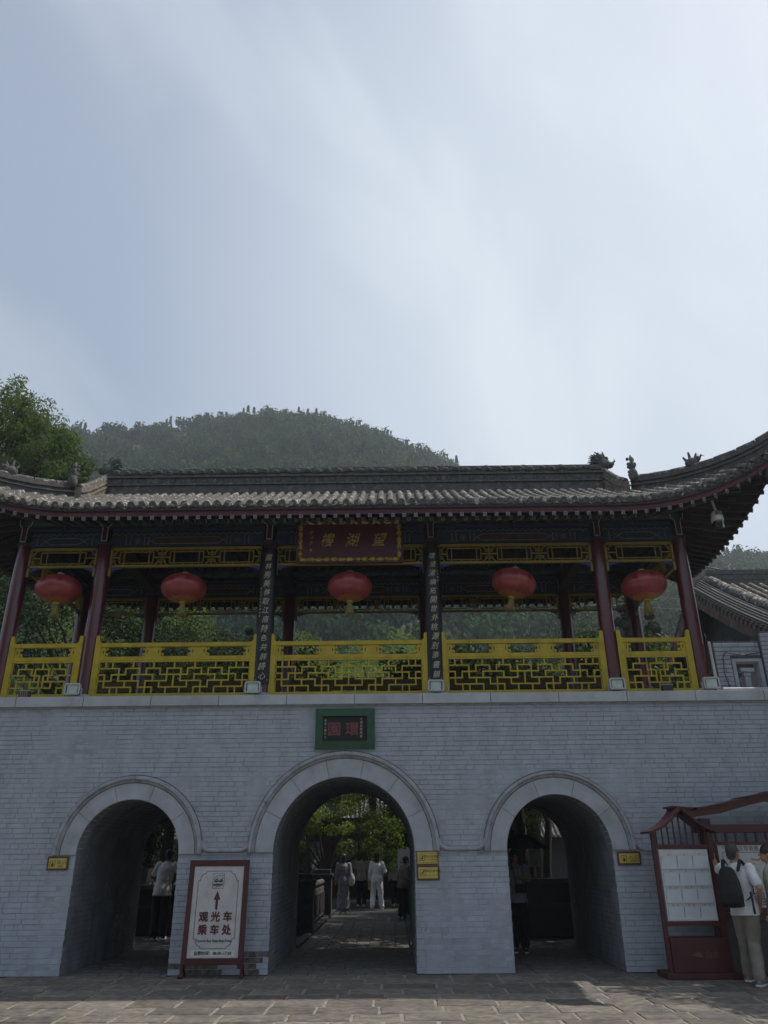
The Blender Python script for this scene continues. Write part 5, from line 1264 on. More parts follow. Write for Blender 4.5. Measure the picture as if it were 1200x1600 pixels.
# big pagoda tree rising over the roof corner
C = []; Rr = []
rs = random.Random(11)
for (x, z, r) in ((-14.6, 16.6, 1.1), (-13.6, 16.3, .9), (-12.7, 16.2, .55), (-12.2, 16.0, .40), (-15.5, 15.6, 1.3), (-14.0, 15.2, 1.1), (-12.9, 14.9, .7), (-15.2, 14, 1.3), (-13.6, 13.9, 1.2), (-12.1, 14.3, .75), (-11.5, 14.1, .5), (-12.3, 13.3, .9), (-11.3, 13.1, .7), (-10.8, 12.4, .6), (-11.7, 12.0, .8), (-14.5, 12.6, 1.2), (-13.0, 12.2, 1.0), (-10.5, 11.6, .5), (-15.6, 11.6, 1.2), (-12.4, 11.0, .9), (-14, 10.8, 1.1), (-11.2, 10.6, .7), (-13.1, 9.6, .9), (-15, 9.4, 1.1), (-10.3, 12.9, .6), (-9.9, 12.3, .6), (-10.2, 11.4, .7), (-10.9, 13.6, .5), (-10.4, 10.5, .7), (-12.9, 17.0, .4), (-16.8, 14, 1.5), (-17.5, 12, 1.5), (-17, 16, 1.4), (-16, 17.6, 1.0)):
    for q in range(9): C.append((x+rs.uniform(-.7,.7)*r, 10+rs.uniform(-2.4, 2.4), z+rs.uniform(-.6,.6)*r)); Rr.append(r*rs.uniform(.35, .8))
C = []; Rr = []
OUT_ = [(-14.0, 16.5), (-12.6, 16.35), (-11.9, 16.1), (-12.1, 15.7), (-11.4, 15.45), (-11.0, 15.1), (-10.7, 14.7), (-10.4, 14.4), (-10.15, 14.0), (-10.25, 13.5), (-10.4, 12.6), (-10.9, 11.6), (-11.6, 10.4), (-12.5, 9.2)]
def xlim(z):
    for (x0, z0), (x1, z1) in zip(OUT_[:-1], OUT_[1:]):
        if z1 <= z <= z0: return x0+(x1-x0)*(z0-z)/(z0-z1+1e-6)
    return -12.5
for q in range(420):
    z = rs.uniform(9.3, 16.2); xm = xlim(z); r = rs.uniform(.32, .62); x = xm-.5*r-abs(rs.gauss(0, 1))*2.4
    if x > -18.5: C.append((x, 10+rs.uniform(-1.9, 1.9), z)); Rr.append(r)
for (x0, z0) in OUT_[1:11]:
    for q in range(5): r = rs.uniform(.22, .42); C.append((x0-r*.7-rs.uniform(0, .5), 10+rs.uniform(-.8, .8), z0-r*.5-rs.uniform(0, .4))); Rr.append(r)
bt = thing('pagoda_tree', (-15, 10.5, -.02), 'large feathery green pagoda tree rising above the roof corner with the beast ridge', 'tree')
mb = MB(); mb.tube([(-15, 10.5, -.1), (-15.1, 10.5, 4), (-14.7, 10.3, 8), (-14.3, 10.2, 12), (-14.4, 10, 16)], [.35, .3, .24, .14, .04], 10)
branches(mb, (-14.8, 10.3, 7.5), [C[i] for i in range(0, len(C), 7)], .28, rs); mb.tube([(-14.3, 10.2, 10.5), (-12.8, 9.6, 11.7), (-11.9, 9.4, 11.5), (-11.0, 9.2, 11.9)], [.09, .07, .05, .02], 6)
mb.build('trunk', G['bark'], bt, smooth=60); put('crown', leaf_mesh('crown', C, Rr, 135, .14, G['leafP'], 9, up=.3, asp=.36, droop=.6), bt)
# tree that shades the paving by the map board, standing beside the gate
PS = make_tree(10, 2.5, 8, G['leafA'], 300, .18, 60, .45)
tree(PS, 10.0, -.7, 'tree beside the map board casting dappled shade over the paving', 1.0, .4, 'shade_tree')
for k, (x, y, lb) in enumerate(((-12, -9, 'unseen leafy tree added for shade, in front of the gate beyond its western end'), (-8.5, -17, 'unseen leafy tree added for shade, facing the bus sign from across the plaza'), (-1.5, -19.5, 'unseen leafy tree added for shade, facing the middle arch from across the plaza'), (6, -18, 'unseen leafy tree added for shade, facing the umbrella arch from across the plaza'), (12.5, -11, 'unseen leafy tree added for shade, in front of the gate beyond the map board'))):
    tree(PE, x, y, lb, 1.15, k, 'added_shading_tree', 'unseen trees added to shade the plaza')  # unseen trees added out of view to shade the plaza and cut bounce light

# courtyard seen through the middle arch
ct = thing('courtyard_tree', (-2.3, 15.5, -.02), 'small leaning courtyard tree with bright leaves seen through the middle arch', 'tree')
C = []; Rr = []; rs = random.Random(5)
for i in range(70):
    x = rs.uniform(-4.2, .3); z = rs.uniform(1.9, 3.5)-max(0, x+1.2)*.75+rs.uniform(-.15,.15); C.append((x, 15.5+rs.uniform(-1.3, 1.3), z)); Rr.append(rs.uniform(.22, .42))
mb = MB(); mb.tube([(-2.6, 15.5, 0), (-2.45, 15.5, .7), (-1.9, 15.5, 1.25), (-1.3, 15.6, 1.9)], [.10, .085, .07, .03], 8); branches(mb, (-2.3, 15.5, .9), C[::6], .12, rs); mb.build('trunk', G['bark'], ct, smooth=60)
put('crown', leaf_mesh('crown', C, Rr, 150, .11, G['leafD'], 6), ct)
ct2 = tree(make_tree(4.2, 1.7, 12, G['leafC'], 220, .12, 40, .35), 1.2, 17, 'dark small tree beside the white notice seen through the middle arch', 1, 0, 'courtyard_tree')
tree(make_tree(4.5, 1.9, 13, G['leafC'], 220, .13, 40, .2), -7.3, 9.5, 'dark shrub-like tree seen through the lower arch beside the bus sign', 1, 0, 'courtyard_tree')
tree(make_tree(5.5, 2.3, 14, G['leafC'], 110, .12, 26, .45), 4.4, 11.5, 'sparse dark tree with bare twisting twigs seen through the brochure side arch', 1, 0, 'courtyard_tree')
ch = thing('courtyard_hall', (-1, 50, 0), 'low courtyard hall with pale tile rows seen over the small tree in the middle arch', 'building')
part('wall', G['dark'], ch, (-16, 47.5, 0, 16, 56, 2.9))
for k in range(9): part('door_panel', G['wood'] if k % 2 else G['redpaint'], ch, (-6.3+1.35*k, 47.4, .1, -5.1+1.35*k, 47.48, 2.4))
mb = MB(); mb.add([(-17, 45, 2.62), (17, 45, 2.62), (17, 52, 7), (-17, 52, 7), (-17, 45, 2.5), (17, 45, 2.5), (17, 59, 2.5), (-17, 59, 2.5)], [(0,1,2,3), (4,7,6,5), (3,2,6,7)]); croof = mb.build('roof', G['pan'], ch)
rowm = MB(); rowm.tube([(0, 45, 2.68), (0, 47.3, 4.12), (0, 49.6, 5.56), (0, 52, 7.05)], .085, 8); rowm = rowm.mesh('tile_row', G['tile'], 60)
for k in range(110): put('tile_row', rowm, croof, loc=(-16.6+.302*k, 0, 0))
PH = make_tree(6.2, 1.9, 21, G['leafC'], 260, .14, 46, .62)
for k, (x, y, lb) in enumerate(((3.1, 7.4, 'umbrella-shaped tree over the path just behind the gate'), (2.3, 10.6, 'broad low tree shading the walkers by the white notice'), (3.6, 13.6, 'tree shading the courtyard in front of the dark kiosk'), (-4.6, 8.2, 'low dark tree on the counter side of the path'), (1.2, 5.3, 'small tree close behind the pier between the middle arch and the umbrella arch'), (1.4, 8.4, 'second small tree behind the same pier beside the path'), (5.4, 5.8, 'small tree behind the gate on the brochure stand side'), (6.6, 8.8, 'small tree under the side hall gable'), (-2.9, 6.0, 'small tree close behind the pier by the bus sign'), (-3.3, 10.4, 'small tree behind the long black counter')	)):
    tree(PH, x, y, lb, 1, 1.3*k, 'courtyard_tree', 'trees shading the courtyard path')
# stone balustrades of the little bridge behind the gate
def balustrade(x, label, y0, y1, side):
    t = thing('stone_balustrade', (x, y0, 0), label, 'balustrade'); d = .27 if side < 0 else .16
    ys_ = [y0+(y1-y0)*i/1 for i in range(2)]
    for y in ys_:
        mb = MB(); mb.box(x-d, y-.17, 0, x+d, y+.17, 1.02); mb.box(x-d-.04, y-.21, 1.022, x+d+.04, y+.21, 1.10); mb.box(x-d+.03, y-.14, 1.102, x+d-.03, y+.14, 1.22); mb.build('post', G['dark'], t, bev=.01)
    for a, b in zip(ys_[:-1], ys_[1:]):
        mb = MB(); mb.box(x-.07, a+.175, .08, x+.07, b-.175, .80)
        n = 20
        for i in range(n): yy = a+.25+(b-a-.5)*i/(n-1); mb.box(x-.09 if side > 0 else x+.072, yy-.05, .16, x-.072 if side > 0 else x+.09, yy+.05, .66)
        mb.build('carved_panel', G['path'], t)
        mb = MB(); mb.tube([(x, a+.17, .90), (x, b-.17, .90)], .08, 8); mb.build('handrail', G['path'], t, smooth=60)
balustrade(-2.08, 'dark carved stone balustrade along the path in the middle arch, on the tree side', 6.2, 11.6, -1)
balustrade(.50, 'dark stone balustrade along the path in the middle arch, beside the white notice', 6.2, 11.6, 1)
# notices and a lit doorway beyond
nt_ = thing('white_notice', (.35, 13.9, 0), 'white notice board with small bus icon seen beside the edge of the middle arch', 'sign')
part('board', G['panel'], nt_, (.12, 13.9, .45, .62, 13.94, 1.75)); part('leg', G['cable'], nt_, (.15, 13.945, 0, .19, 13.97, 1.7)); part('leg', G['cable'], nt_, (.55, 13.945, 0, .59, 13.97, 1.7))
mb = MB(); mb.bar((.28, 13.897, 1.45), (.46, 13.897, 1.45), .03, .003, up=(0,1,0)); mb.bar((.30, 13.897, 1.50), (.44, 13.897, 1.50), .02, .003, up=(0,1,0)); mb.build('icon', G['darkink'], nt_); text('观光车乘车处', .06, G['darkink'], nt_, (.37, 13.896, 1.36))
yp = thing('yellow_panel', (-.7, 20, 0), 'pale yellow door panel framed in dark wood behind the walkers in the middle arch', 'panel')
part('panel', mat('pale_yellow', (.45,.38,.16), .6, .1, 5), yp, (-1.02, 20, .35, -.42, 20.05, 2.05)); part('panel_frame', G['wood'], yp, (-1.10, 20.06, 0, -.34, 20.1, 2.25))
kp = thing('entrance_kiosk', (-.3, 21.5, 0), 'dark timber kiosk front behind the walkers seen through the middle arch', 'kiosk')
part('wall', G['wood'], kp, (-5.6, 21.6, 0, 5.6, 21.8, 2.75))
for k in range(8): part('pillar', G['redpaint'], kp, (-5.5+1.5*k, 21.4, 0, -5.36+1.5*k, 21.55, 2.75)); part('window', G['plaster'], kp, (-5.2+1.5*k, 21.5, 1.1, -4.5+1.5*k, 21.59, 2.1))
part('beam', G['wood'], kp, (-5.8, 21.2, 2.752, 5.8, 21.9, 3.0))
# ticket counters behind the side arches
def counter(x0, x1, y, label, h=1.1):
    t = thing('stone_counter', ((x0+x1)/2, y, 0), label, 'counter')
    part('body', G['black'], t, (x0, y, 0, x1, y+.6, h-.08)); part('counter_top', G['dark'], t, (x0-.05, y-.05, h-.078, x1+.05, y+.65, h)); part('rail', G['dark'], t, (x0, y-.02, h*.55, x1, y-.002, h*.55+.03)); return t
counter(2.62, 4.9, 5.2, 'black counter block standing behind the arch beside the brochure stand')  # widened as a dark backdrop to hide the bright courtyard behind
counter(-6.4, -3.2, 6.3, 'long black counter behind the man in the white shirt', 1.0)

# ------------------------------------------------------------------ hills and forest
UR = [(-1.4,.45), (-.9,.56), (-.49,.600), (-.416,.601), (-.328,.606), (-.281,.62), (-.174,.626), (-.105,.62), (-.027,.598), (.03,.577), (.10,.535), (.2,.465), (.3,.41), (.4,.395), (.526,.385), (.8,.35), (1.5,.25)]
DC = 230.0
def hillz(x, y):
    d = y+13.0; u = x/np.maximum(d, 1); r = np.interp(u, [a for a, b in UR], [b-.024 for a, b in UR]); dd = np.where(u > .35, DC*.75, DC)
    s = np.clip((d-62)/(DC-62), 0, 1.6); up_ = r*DC*np.minimum(s, 1.0); z = np.where(s <= 1, up_, r*DC*(1-(s-1)*.8))
    z = z + 2.0*np.sin(x*.07+y*.05)*np.minimum(s, 1)*np.where(s < .9, 1, .2)
    return np.maximum(z, 0)-.04
gridsheet('hill', -330, 330, 45, 340, 120, 90, lambda X, Y: hillz(X, Y), G['earth'])
rs = np.random.RandomState(3)
kinds = []
for kd in range(5):      # small tree shapes: leaf clump quads, shared pattern
    n = 165 if kd < 3 else 110
    if kd < 3:
        nc = 9; cc2 = rs.normal(size=(nc, 3)); cc2 /= np.linalg.norm(cc2, axis=1, keepdims=True); cc2 = cc2*np.array([.62, .62, .45])+np.array([0, 0, .55]); cc2[0] = (0, 0, .95)
        which = rs.randint(0, nc, n); d = rs.normal(size=(n, 3)); d /= np.linalg.norm(d, axis=1, keepdims=True); p = cc2[which]+d*.33
    else:
        u = rs.uniform(0, 1, n)**.8; a = rs.uniform(0, 6.28, n); q = (1-u)*.5*rs.uniform(.5, 1, n); p = np.stack([q*np.cos(a), q*np.sin(a), u*1.9-.1], 1); d = np.stack([np.cos(a), np.sin(a), a*0+.6], 1)
    nr_ = d+np.array([0,0,.25])+rs.normal(size=(n, 3))*.22; nr_ /= np.linalg.norm(nr_, axis=1, keepdims=True)
    t = rs.normal(size=(n, 3)); t -= nr_*(t*nr_).sum(1, keepdims=True); t /= np.linalg.norm(t, axis=1, keepdims=True); b = np.cross(nr_, t); s = rs.uniform(.09, .17, n)[:, None]
    kinds.append(np.stack([p-t*s, p+b*s*.7, p+t*s, p-b*s*.7], 1))
NT = 5000; VV = []; cnt = 0
for i in range(NT):
    d = 66+(262-66)*rs.uniform(0, 1)**.75; u = rs.uniform(-.82, .95)
    x, y = u*d, d-13; z = float(hillz(np.array(x), np.array(y)))
    near_ = d < 150
    sz = rs.uniform(3.2, 5.4) if d > 130 else rs.uniform(2.8, 4.6)
    if z < -.01: continue
    kd = rs.choice([0, 1, 2, 0, 1, 2, 0, 1, 2, 4]) if u > -.3 and d > 120 else rs.choice([0, 1, 2, 0, 1, 2, 0, 1, 3])
    zsc = sz*rs.uniform(.8, 1.25)*(1 if kd < 3 else .8); VV.append(kinds[kd]*np.array([sz*.72, sz*.72, zsc])+np.array([x, y, z+.3]))
VV = np.concatenate(VV).reshape(-1, 3)
put('forest', npmesh('forest', VV, np.arange(len(VV)).reshape(-1, 4), G['forest']), label='dense mixed forest covering the hazy hill behind the pavilion', cat='forest', kind='stuff')
# overhead wires
for k, (p, q, lb) in enumerate((((8, 60, 62), (60, 60, 30), 'thin overhead cable leaving the roof ridge behind the forest slope'), ((9.0, 30, 15.6), (40, 30, 17.0), 'upper of two thin overhead cables beyond the upturned roof corner'), ((9.0, 30, 15.0), (40, 30, 16.2), 'lower of two thin overhead cables beyond the upturned roof corner'))):
    if k == 0: continue
    mb = MB(); P = [Vector(p).lerp(Vector(q), i/12) for i in range(13)]
    for i, v in enumerate(P): v.z -= 1.2*math.sin(math.pi*i/12)
    mb.tube(P, .015, 4); mb.build('overhead_cable', G['cable'], None, label=lb, cat='cable')
# haze
mb = MB(); mb.box(-420, -60, -1.2, 420, 380, 175); hz_ = mb.build('haze', [], None, kind='stuff')
hm = bpy.data.materials.new('haze_air'); hm.use_nodes = True; n_ = hm.node_tree.nodes; n_.clear(); o_ = n_.new('ShaderNodeOutputMaterial'); pv = n_.new('ShaderNodeVolumePrincipled')
pv.inputs['Color'].default_value = (.86, .92, 1, 1); pv.inputs['Density'].default_value = .00075; pv.inputs['Anisotropy'].default_value = .35; hm.node_tree.links.new(pv.outputs[0], o_.inputs['Volume']); hz_.data.materials.append(hm)

# ------------------------------------------------------------------ people
CL = {}
def cloth(nm, c, **k):
    if nm not in CL: CL[nm] = mat(nm, c, .85, .12, 8, None, bump=.35, bs=22, **k)
    return CL[nm]
def blob(name, chains, voxel, m, parent, Mx, wrinkle=0, smooth_it=3, label=None):
    mb = MB()
    for ch in chains:
        pts = [Vector(p) for p, r in ch]; rr = [r if isinstance(r, tuple) else (r, r) for p, r in ch]
        if len(pts) == 1: mb.ell(pts[0], rr[0] if len(rr[0]) == 3 else (rr[0][0], rr[0][1], rr[0][0]), 14, 10); continue
        if max(rr[0]) > .12 and rr[0][0] != rr[0][1]:
            d1 = (pts[-1]-pts[-2]).normalized(); c1 = min(rr[-1]); mb.tube(pts+[pts[-1]+d1*c1*.5], rr+[(rr[-1][0]*.6, rr[-1][1]*.6)], 14, side=(1, 0, 0)); continue
        d0 = (pts[1]-pts[0]).normalized(); d1 = (pts[-1]-pts[-2]).normalized(); c0 = min(rr[0]); c1 = min(rr[-1])
        P = [pts[0]-d0*c0*.9, pts[0]-d0*c0*.55]+pts+[pts[-1]+d1*c1*.55, pts[-1]+d1*c1*.9]
        Q = [(rr[0][0]*.35, rr[0][1]*.35), (rr[0][0]*.8, rr[0][1]*.8)]+rr+[(rr[-1][0]*.8, rr[-1][1]*.8), (rr[-1][0]*.35, rr[-1][1]*.35)]
        mb.tube(P, Q, 14, side=(1, 0, 0))
    me = mb.mesh(name, m); o = bpy.data.objects.new('tmp', me); col.objects.link(o)
    md = o.modifiers.new('r', 'REMESH'); md.mode = 'VOXEL'; md.voxel_size = voxel; md.use_smooth_shade = True
    if smooth_it: sm = o.modifiers.new('s', 'SMOOTH'); sm.factor = .5; sm.iterations = smooth_it
    dg = bpy.context.evaluated_depsgraph_get(); dg.update(); m2 = bpy.data.meshes.new_from_object(o.evaluated_get(dg)); bpy.data.objects.remove(o)
    m2.materials.clear(); m2.materials.append(m); m2.name = name
    n = len(m2.vertices); co = np.empty(n*3, np.float32); m2.vertices.foreach_get('co', co); no = np.empty(n*3, np.float32); m2.vertices.foreach_get('normal', no); co = co.reshape(-1, 3); no = no.reshape(-1, 3)
    if wrinkle:
        w_ = np.array([noise.noise(Vector((c[0]*7+c[2]*3, c[1]*7, c[2]*9))) + .6*noise.noise(Vector((c[0]*15-c[2]*9, c[1]*15, c[2]*14+5))) for c in co]); co = co+no*(w_*wrinkle)[:, None]
    A = np.array(Mx); co = co@A[:3, :3].T+A[:3, 3]; m2.vertices.foreach_set('co', co.astype(np.float32).ravel()); m2.update()
    return put(name, m2, parent, label=label)
def person(x, y, face, h, label, top, bottom, hair='short', arms=None, legs=None, lean=(0, 0), voxel=.014, dress=None, sleeves='short', shoes=(.5,.5,.5), group='people walking behind the gate', headturn=0, shoe_col=None, skinm=None, loose=1.0, zb=0, hairc=None, fingers=True, topc=None):
    """local frame: x to the body's own right-hand side, y forward, z up; face = heading angle (0 looks towards +y)"""
    s = h/1.70; Mx = Matrix.Translation((x, y, zb)) @ Matrix.Rotation(face, 4, 'Z') @ Matrix.Scale(s, 4)
    t = thing('person', (x, y, zb), label, 'person', group)
    lx, ly = lean
    def up(p): f = max(0, p[2]-.9)/.6; return (p[0]+lx*f, p[1]+ly*f, p[2])
    SH = [up((-.175, 0, 1.39)), up((.175, 0, 1.39))]
    EL = [up((-.225, -.03, 1.12)), up((.225, -.03, 1.12))]; WR = [up((-.235, .06, .88)), up((.235, .06, .88))]
    if arms:
        for i in (0, 1):
            if arms[i]: EL[i], WR[i] = up(arms[i][0]), up(arms[i][1])
    HP = [(-.085, 0, .90), (.085, 0, .90)]; KN = [(-.095, .02, .49), (.095, .02, .49)]; AN = [(-.095, -.02, .09), (.095, -.02, .09)]
    if legs:
        for i in (0, 1):
            if legs[i]: KN[i], AN[i] = legs[i]
    hd = up((0, .02, 1.585)); hr = Matrix.Rotation(headturn, 3, 'Z')
    H = lambda p: tuple(Vector(hd)+hr @ Vector(p))
    b = [[(up((0, 0, .95)), (.145, .10)), (up((0, 0, 1.10)), (.125, .09)), (up((0, 0, 1.28)), (.15, .10)), (up((0, 0, 1.37)), (.15, .085)), (up((0, -.005, 1.43)), (.08, .06))],
         [(up((0, -.01, 1.40)), .056), (H((0, -.02, -.10)), .052)],
         [(H((0, -.012, .02)), (.076, .093, .10))], [(H((0, .022, -.045)), (.058, .062, .06))], [(H((0, .055, -.075)), (.028, .026, .024))],
         [(H((0, .085, .012)), .010), (H((0, .104, -.018)), .013)], [(H((-.076, -.01, -.005)), (.012, .020, .030))], [(H((.076, -.01, -.005)), (.012, .020, .030))],
         [(H((-.02, .083, -.052)), .008), (H((.02, .083, -.052)), .008)]]
    for i in (0, 1):
        b.append([(SH[i], .052), (EL[i], .038), (Vector(EL[i]).lerp(Vector(WR[i]), .35), .037), (WR[i], .025)])
        w_ = Vector(WR[i]); d = (w_-Vector(EL[i])).normalized(); sd_ = Vector((1, 0, 0)) if abs(d.x) < .7 else Vector((0, 0, 1)); ax = d.cross(sd_).normalized(); sd_ = ax.cross(d).normalized()
        b.append([(w_, (.026, .018)), (w_+d*.045, (.038, .017)), (w_+d*.085, (.040, .015))])
        if fingers:
            for k in range(4):
                p0 = w_+d*.08+ax*(-.030+.020*k); ln_ = (.058, .072, .066, .05)[k]; b.append([(p0, .0092), (p0+d*ln_*.5+sd_*.006, .0086), (p0+d*ln_+sd_*.022, .007)])
            b.append([(w_+d*.03+ax*.03, .012), (w_+d*.06+ax*.055+sd_*.01, .010), (w_+d*.09+ax*.06+sd_*.02, .008)])
        b.append([(HP[i], .085), (KN[i], .052), (Vector(KN[i]).lerp(Vector(AN[i]), .3), .052), (AN[i], .034)])
        b.append([(AN[i], .034), ((AN[i][0], AN[i][1]+.10, AN[i][2]-.045), (.038, .028))])
    blob('body', b, min(voxel, .010) if fingers else voxel, skinm or G['skin'], t, Mx, smooth_it=1)
    # face details
    fm = MB()
    for sx_ in (-1, 1): fm.ell(H((sx_*.028, .078, .008)), (.011, .006, .006), 8, 6); fm.bar(H((sx_*.014, .081, .030)), H((sx_*.044, .074, .030)), .006, .004)
    for i, v in enumerate(fm.v): fm.v[i] = tuple(Mx @ Vector(v))
    fm.build('eyes', G['hair'], t, kind='stuff')
    # hair
    hc = [[(H((0, -.022, .037)), (.088, .101, .097))]]
    if hair == 'bob': hc += [[(H((0, -.06, 0)), (.085, .05)), (H((0, -.065, -.10)), (.075, .045))]]
    if hair == 'long': hc += [[(H((0, -.06, .02)), (.085, .05)), (H((0, -.075, -.12)), (.085, .04)), (H((0, -.085, -.26)), (.07, .03))]]
    if hair == 'tail': hc += [[(H((0, -.09, .04)), .035), (H((0, -.13, -.02)), .03), (H((0, -.12, -.18)), .015)]]
    if hair == 'short': hc += [[(H((0, -.055, -.02)), (.072, .045)), (H((0, -.06, -.06)), (.06, .035))]]
    blob('hair', hc, .009, hairc or G['hair'], t, Mx, wrinkle=.004, smooth_it=1)
    # clothes
    g = .020*loose
    zt = .86 if top[0] != 'tucked' else .93
    zt -= .05
    c = [[(up((0, 0, zt)), (.172+g, .128+g)), (up((0, 0, .94)), (.166+g, .122+g)), (up((0, 0, 1.06)), (.142+g, .100+g)), (up((0, 0, 1.26)), (.155+g, .108+g)), (up((0, -.003, 1.36)), (.150+g, .092+g)), (up((0, -.005, 1.425)), (.075+g, .062+g*.6))]]
    for i in (0, 1):
        e = Vector(SH[i]).lerp(Vector(EL[i]), .72 if sleeves == 'short' else 1)
        a = [(Vector(SH[i])+Vector((0, 0, .0)), .066+g*.5), (Vector(SH[i]).lerp(Vector(EL[i]), .4), .060+g*.6), (e, .054+g*.7 if sleeves == 'short' else .048+g)]
        if sleeves == 'long': a.append((Vector(EL[i]).lerp(Vector(WR[i]), .9), .038+g*.8))
        c.append(a)
    blob('shirt' if not dress else 'bodice', c, voxel, top[1], t, Mx, wrinkle=.006*loose)
    if dress:
        blob('skirt', [[(up((0, 0, 1.02)), (.15, .11)), ((0, 0, .8), (.175, .13)), ((0, 0, .45), (.19, .15)), ((0, .0, .13), (.21, .17))]], voxel, dress, t, Mx, wrinkle=.014)
    else:
        c = [[((0, 0, .98), (.148+g*.6, .105+g*.6)), ((0, 0, .86), (.150+g*.6, .112+g*.6))]]
        for i in (0, 1):
            mid = Vector(KN[i]).lerp(Vector(AN[i]), .5)
            c.append([(Vector(HP[i])+Vector((0, 0, -.02)), .092+g*.5), (Vector(HP[i]).lerp(Vector(KN[i]), .5), .080+g), (KN[i], .064+g*1.1), (mid, .058+g*1.2), (Vector(AN[i])+Vector((0, 0, bottom[2] if len(bottom) > 2 else .0)), .050+g*1.3)])
        blob('trousers', c, voxel, bottom[1], t, Mx, wrinkle=.009*loose)
    for i in (0, 1):
        ax_, ay_, az_ = AN[i]
        blob('shoe', [[((ax_, ay_-.045, az_-.045), (.036, .036)), ((ax_, ay_+.04, az_-.045), (.040, .034)), ((ax_+(.006 if i else -.006), ay_+.15, az_-.058), (.042, .024))], [((ax_, ay_-.01, az_-.01), (.036, .036))]], .008, shoe_col or G['steel'], t, Mx, smooth_it=1)
        sm = MB(); sm.prism([(ax_-.044, ay_-.085), (ax_+.044, ay_-.085), (ax_+.05, ay_+.12), (ax_+.03, ay_+.185), (ax_-.03, ay_+.185), (ax_-.05, ay_+.12)], az_-.09, az_-.064, plane='xy')
        for q, v in enumerate(sm.v): sm.v[q] = tuple(Mx @ Vector(v))
        sm.build('shoe_sole', G['steel'], t, bev=.006)
    return t, Mx
# man with the backpack at the map board
cw_ = cloth('white_polo', (.62,.63,.66)); ck = cloth('khaki_cloth', (.215,.195,.165)); gh = mat('greying_hair', (.045,.04,.036), .6, .3, 60, bump=.5, bs=150)
mx_, my_ = 4.76, -1.24
t1, M1 = person(mx_, my_, R(-40), 1.70, 'man in white polo and khaki trousers leaning a hand on the map board post', ('out', cw_), ('x', ck, .0), arms=(((-.33, .22, 1.36), (-.43, .42, 1.52)), ((.29, -.12, 1.14), (.20, .02, .93))),
    legs=(((-.13, .16, .50), (-.17, .24, .09)), ((.03, .05, .49), (.07, -.10, .09))), lean=(-.03, .02), voxel=.010, headturn=R(-20), group='people at the map board', shoe_col=mat('grey_trainer', (.16,.16,.17), .6, .3, 30), hairc=gh, loose=1.0)
bpk = cloth('backpack_black', (.012,.012,.015))
t_ = thing('backpack', (mx_, my_-.2, .95), 'bulging black backpack worn by the man in the white polo shirt', 'backpack')
blob('bag', [[((-.06, -.235, .93), (.15, .085)), ((-.06, -.265, 1.05), (.165, .12)), ((-.07, -.25, 1.22), (.15, .10)), ((-.08, -.20, 1.37), (.10, .07))], [((-.06, -.33, .98), (.12, .05)), ((-.06, -.34, 1.10), (.11, .04))]], .012, bpk, t_, M1, wrinkle=.006)
for s_ in (-1, 1):
    blob('shoulder_strap', [[((s_*.10-.045, -.17, 1.36), (.028, .010)), ((s_*.115-.05, -.04, 1.50), (.028, .010)), ((s_*.125-.045, .09, 1.42), (.028, .010)), ((s_*.14-.03, .125, 1.25), (.02, .008)), ((s_*.17-.02, .03, 1.08), (.014, .006)), ((s_*.13-.03, -.16, 1.0), (.014, .006))]], .008, bpk, t_, M1, smooth_it=1)
blob('hanging_strap', [[((.155, -.12, 1.10), (.016, .006)), ((.165, -.13, .98), (.016, .006)), ((.165, -.125, .84), (.016, .006))]], .006, bpk, t_, M1, smooth_it=1)
# person at the picture's edge
cg = cloth('pale_green_shirt', (.36,.36,.27))
person(5.19, -1.30, R(66), 1.68, 'person in pale green tee cut by the picture edge beside the backpack man', ('out', cg), ('x', cloth('blue_grey_cloth', (.16,.19,.20)), 0), arms=(((-.24, .0, 1.12), (-.22, .10, .88)), None), voxel=.011, hair='short', group='people at the map board', headturn=R(8), loose=1.1)
# man inside the arch by the sign
person(-4.98, 5.25, R(-8), 1.74, 'man in white T-shirt and black trousers inside the arch by the bus sign', ('out', cloth('white_tee', (.66,.65,.64))), ('x', cloth('black_cloth', (.012,.012,.014)), 0), arms=(((-.30, .06, 1.18), (-.20, .26, 1.20)), ((.32, .06, 1.22), (.20, .22, 1.32))), lean=(.05, .06), group='people at the side arches', fingers=False, loose=1.5)
# woman facing us in the other side arch
person(2.22, 2.55, R(176), 1.66, 'woman in a pale blouse and black wide trousers walking out under a dark umbrella', ('out', cloth('pale_blouse', (.20,.21,.26))), ('x', CL['black_cloth'], .02), hair='bob', arms=(((-.25, .02, 1.16), (-.10, .18, 1.22)), ((.24, .02, 1.14), (.10, .20, 1.02))), group='people at the side arches', fingers=False, loose=1.35, shoe_col=G['black'])
ub = thing('umbrella', (2.30, 2.40, 1.2), 'dark open umbrella held over the woman in the side arch', 'umbrella')
mb = MB(); n = 8; c = Vector((2.36, 2.45, 1.93)); v = [c]+[]; rings = []
for j in range(5):
    q = j/4; rings.append([c+Vector(((.50*q)*math.cos(2*math.pi*k/16), (.50*q)*math.sin(2*math.pi*k/16), -.26*q*q+(.03 if k % 2 and j == 4 else 0))) for k in range(16)])
vs = [p for r_ in rings for p in r_]; mb.add(vs, [(i*16+k, i*16+(k+1) % 16, (i+1)*16+(k+1) % 16, (i+1)*16+k) for i in range(4) for k in range(16)]); mb.build('canopy', cloth('umbrella_cloth', (.02,.02,.028)), ub)
mb = MB(); mb.tube([c, (2.33, 2.40, 1.12)], .007, 6); mb.build('shaft', G['cable'], ub)
for k in range(8):
    a = 2*math.pi*k/8; mb = MB(); mb.tube([c, c+Vector((.25*math.cos(a), .25*math.sin(a), -.075)), c+Vector((.49*math.cos(a), .49*math.sin(a), -.26))], .004, 4); mb.build('rib', G['cable'], ub)
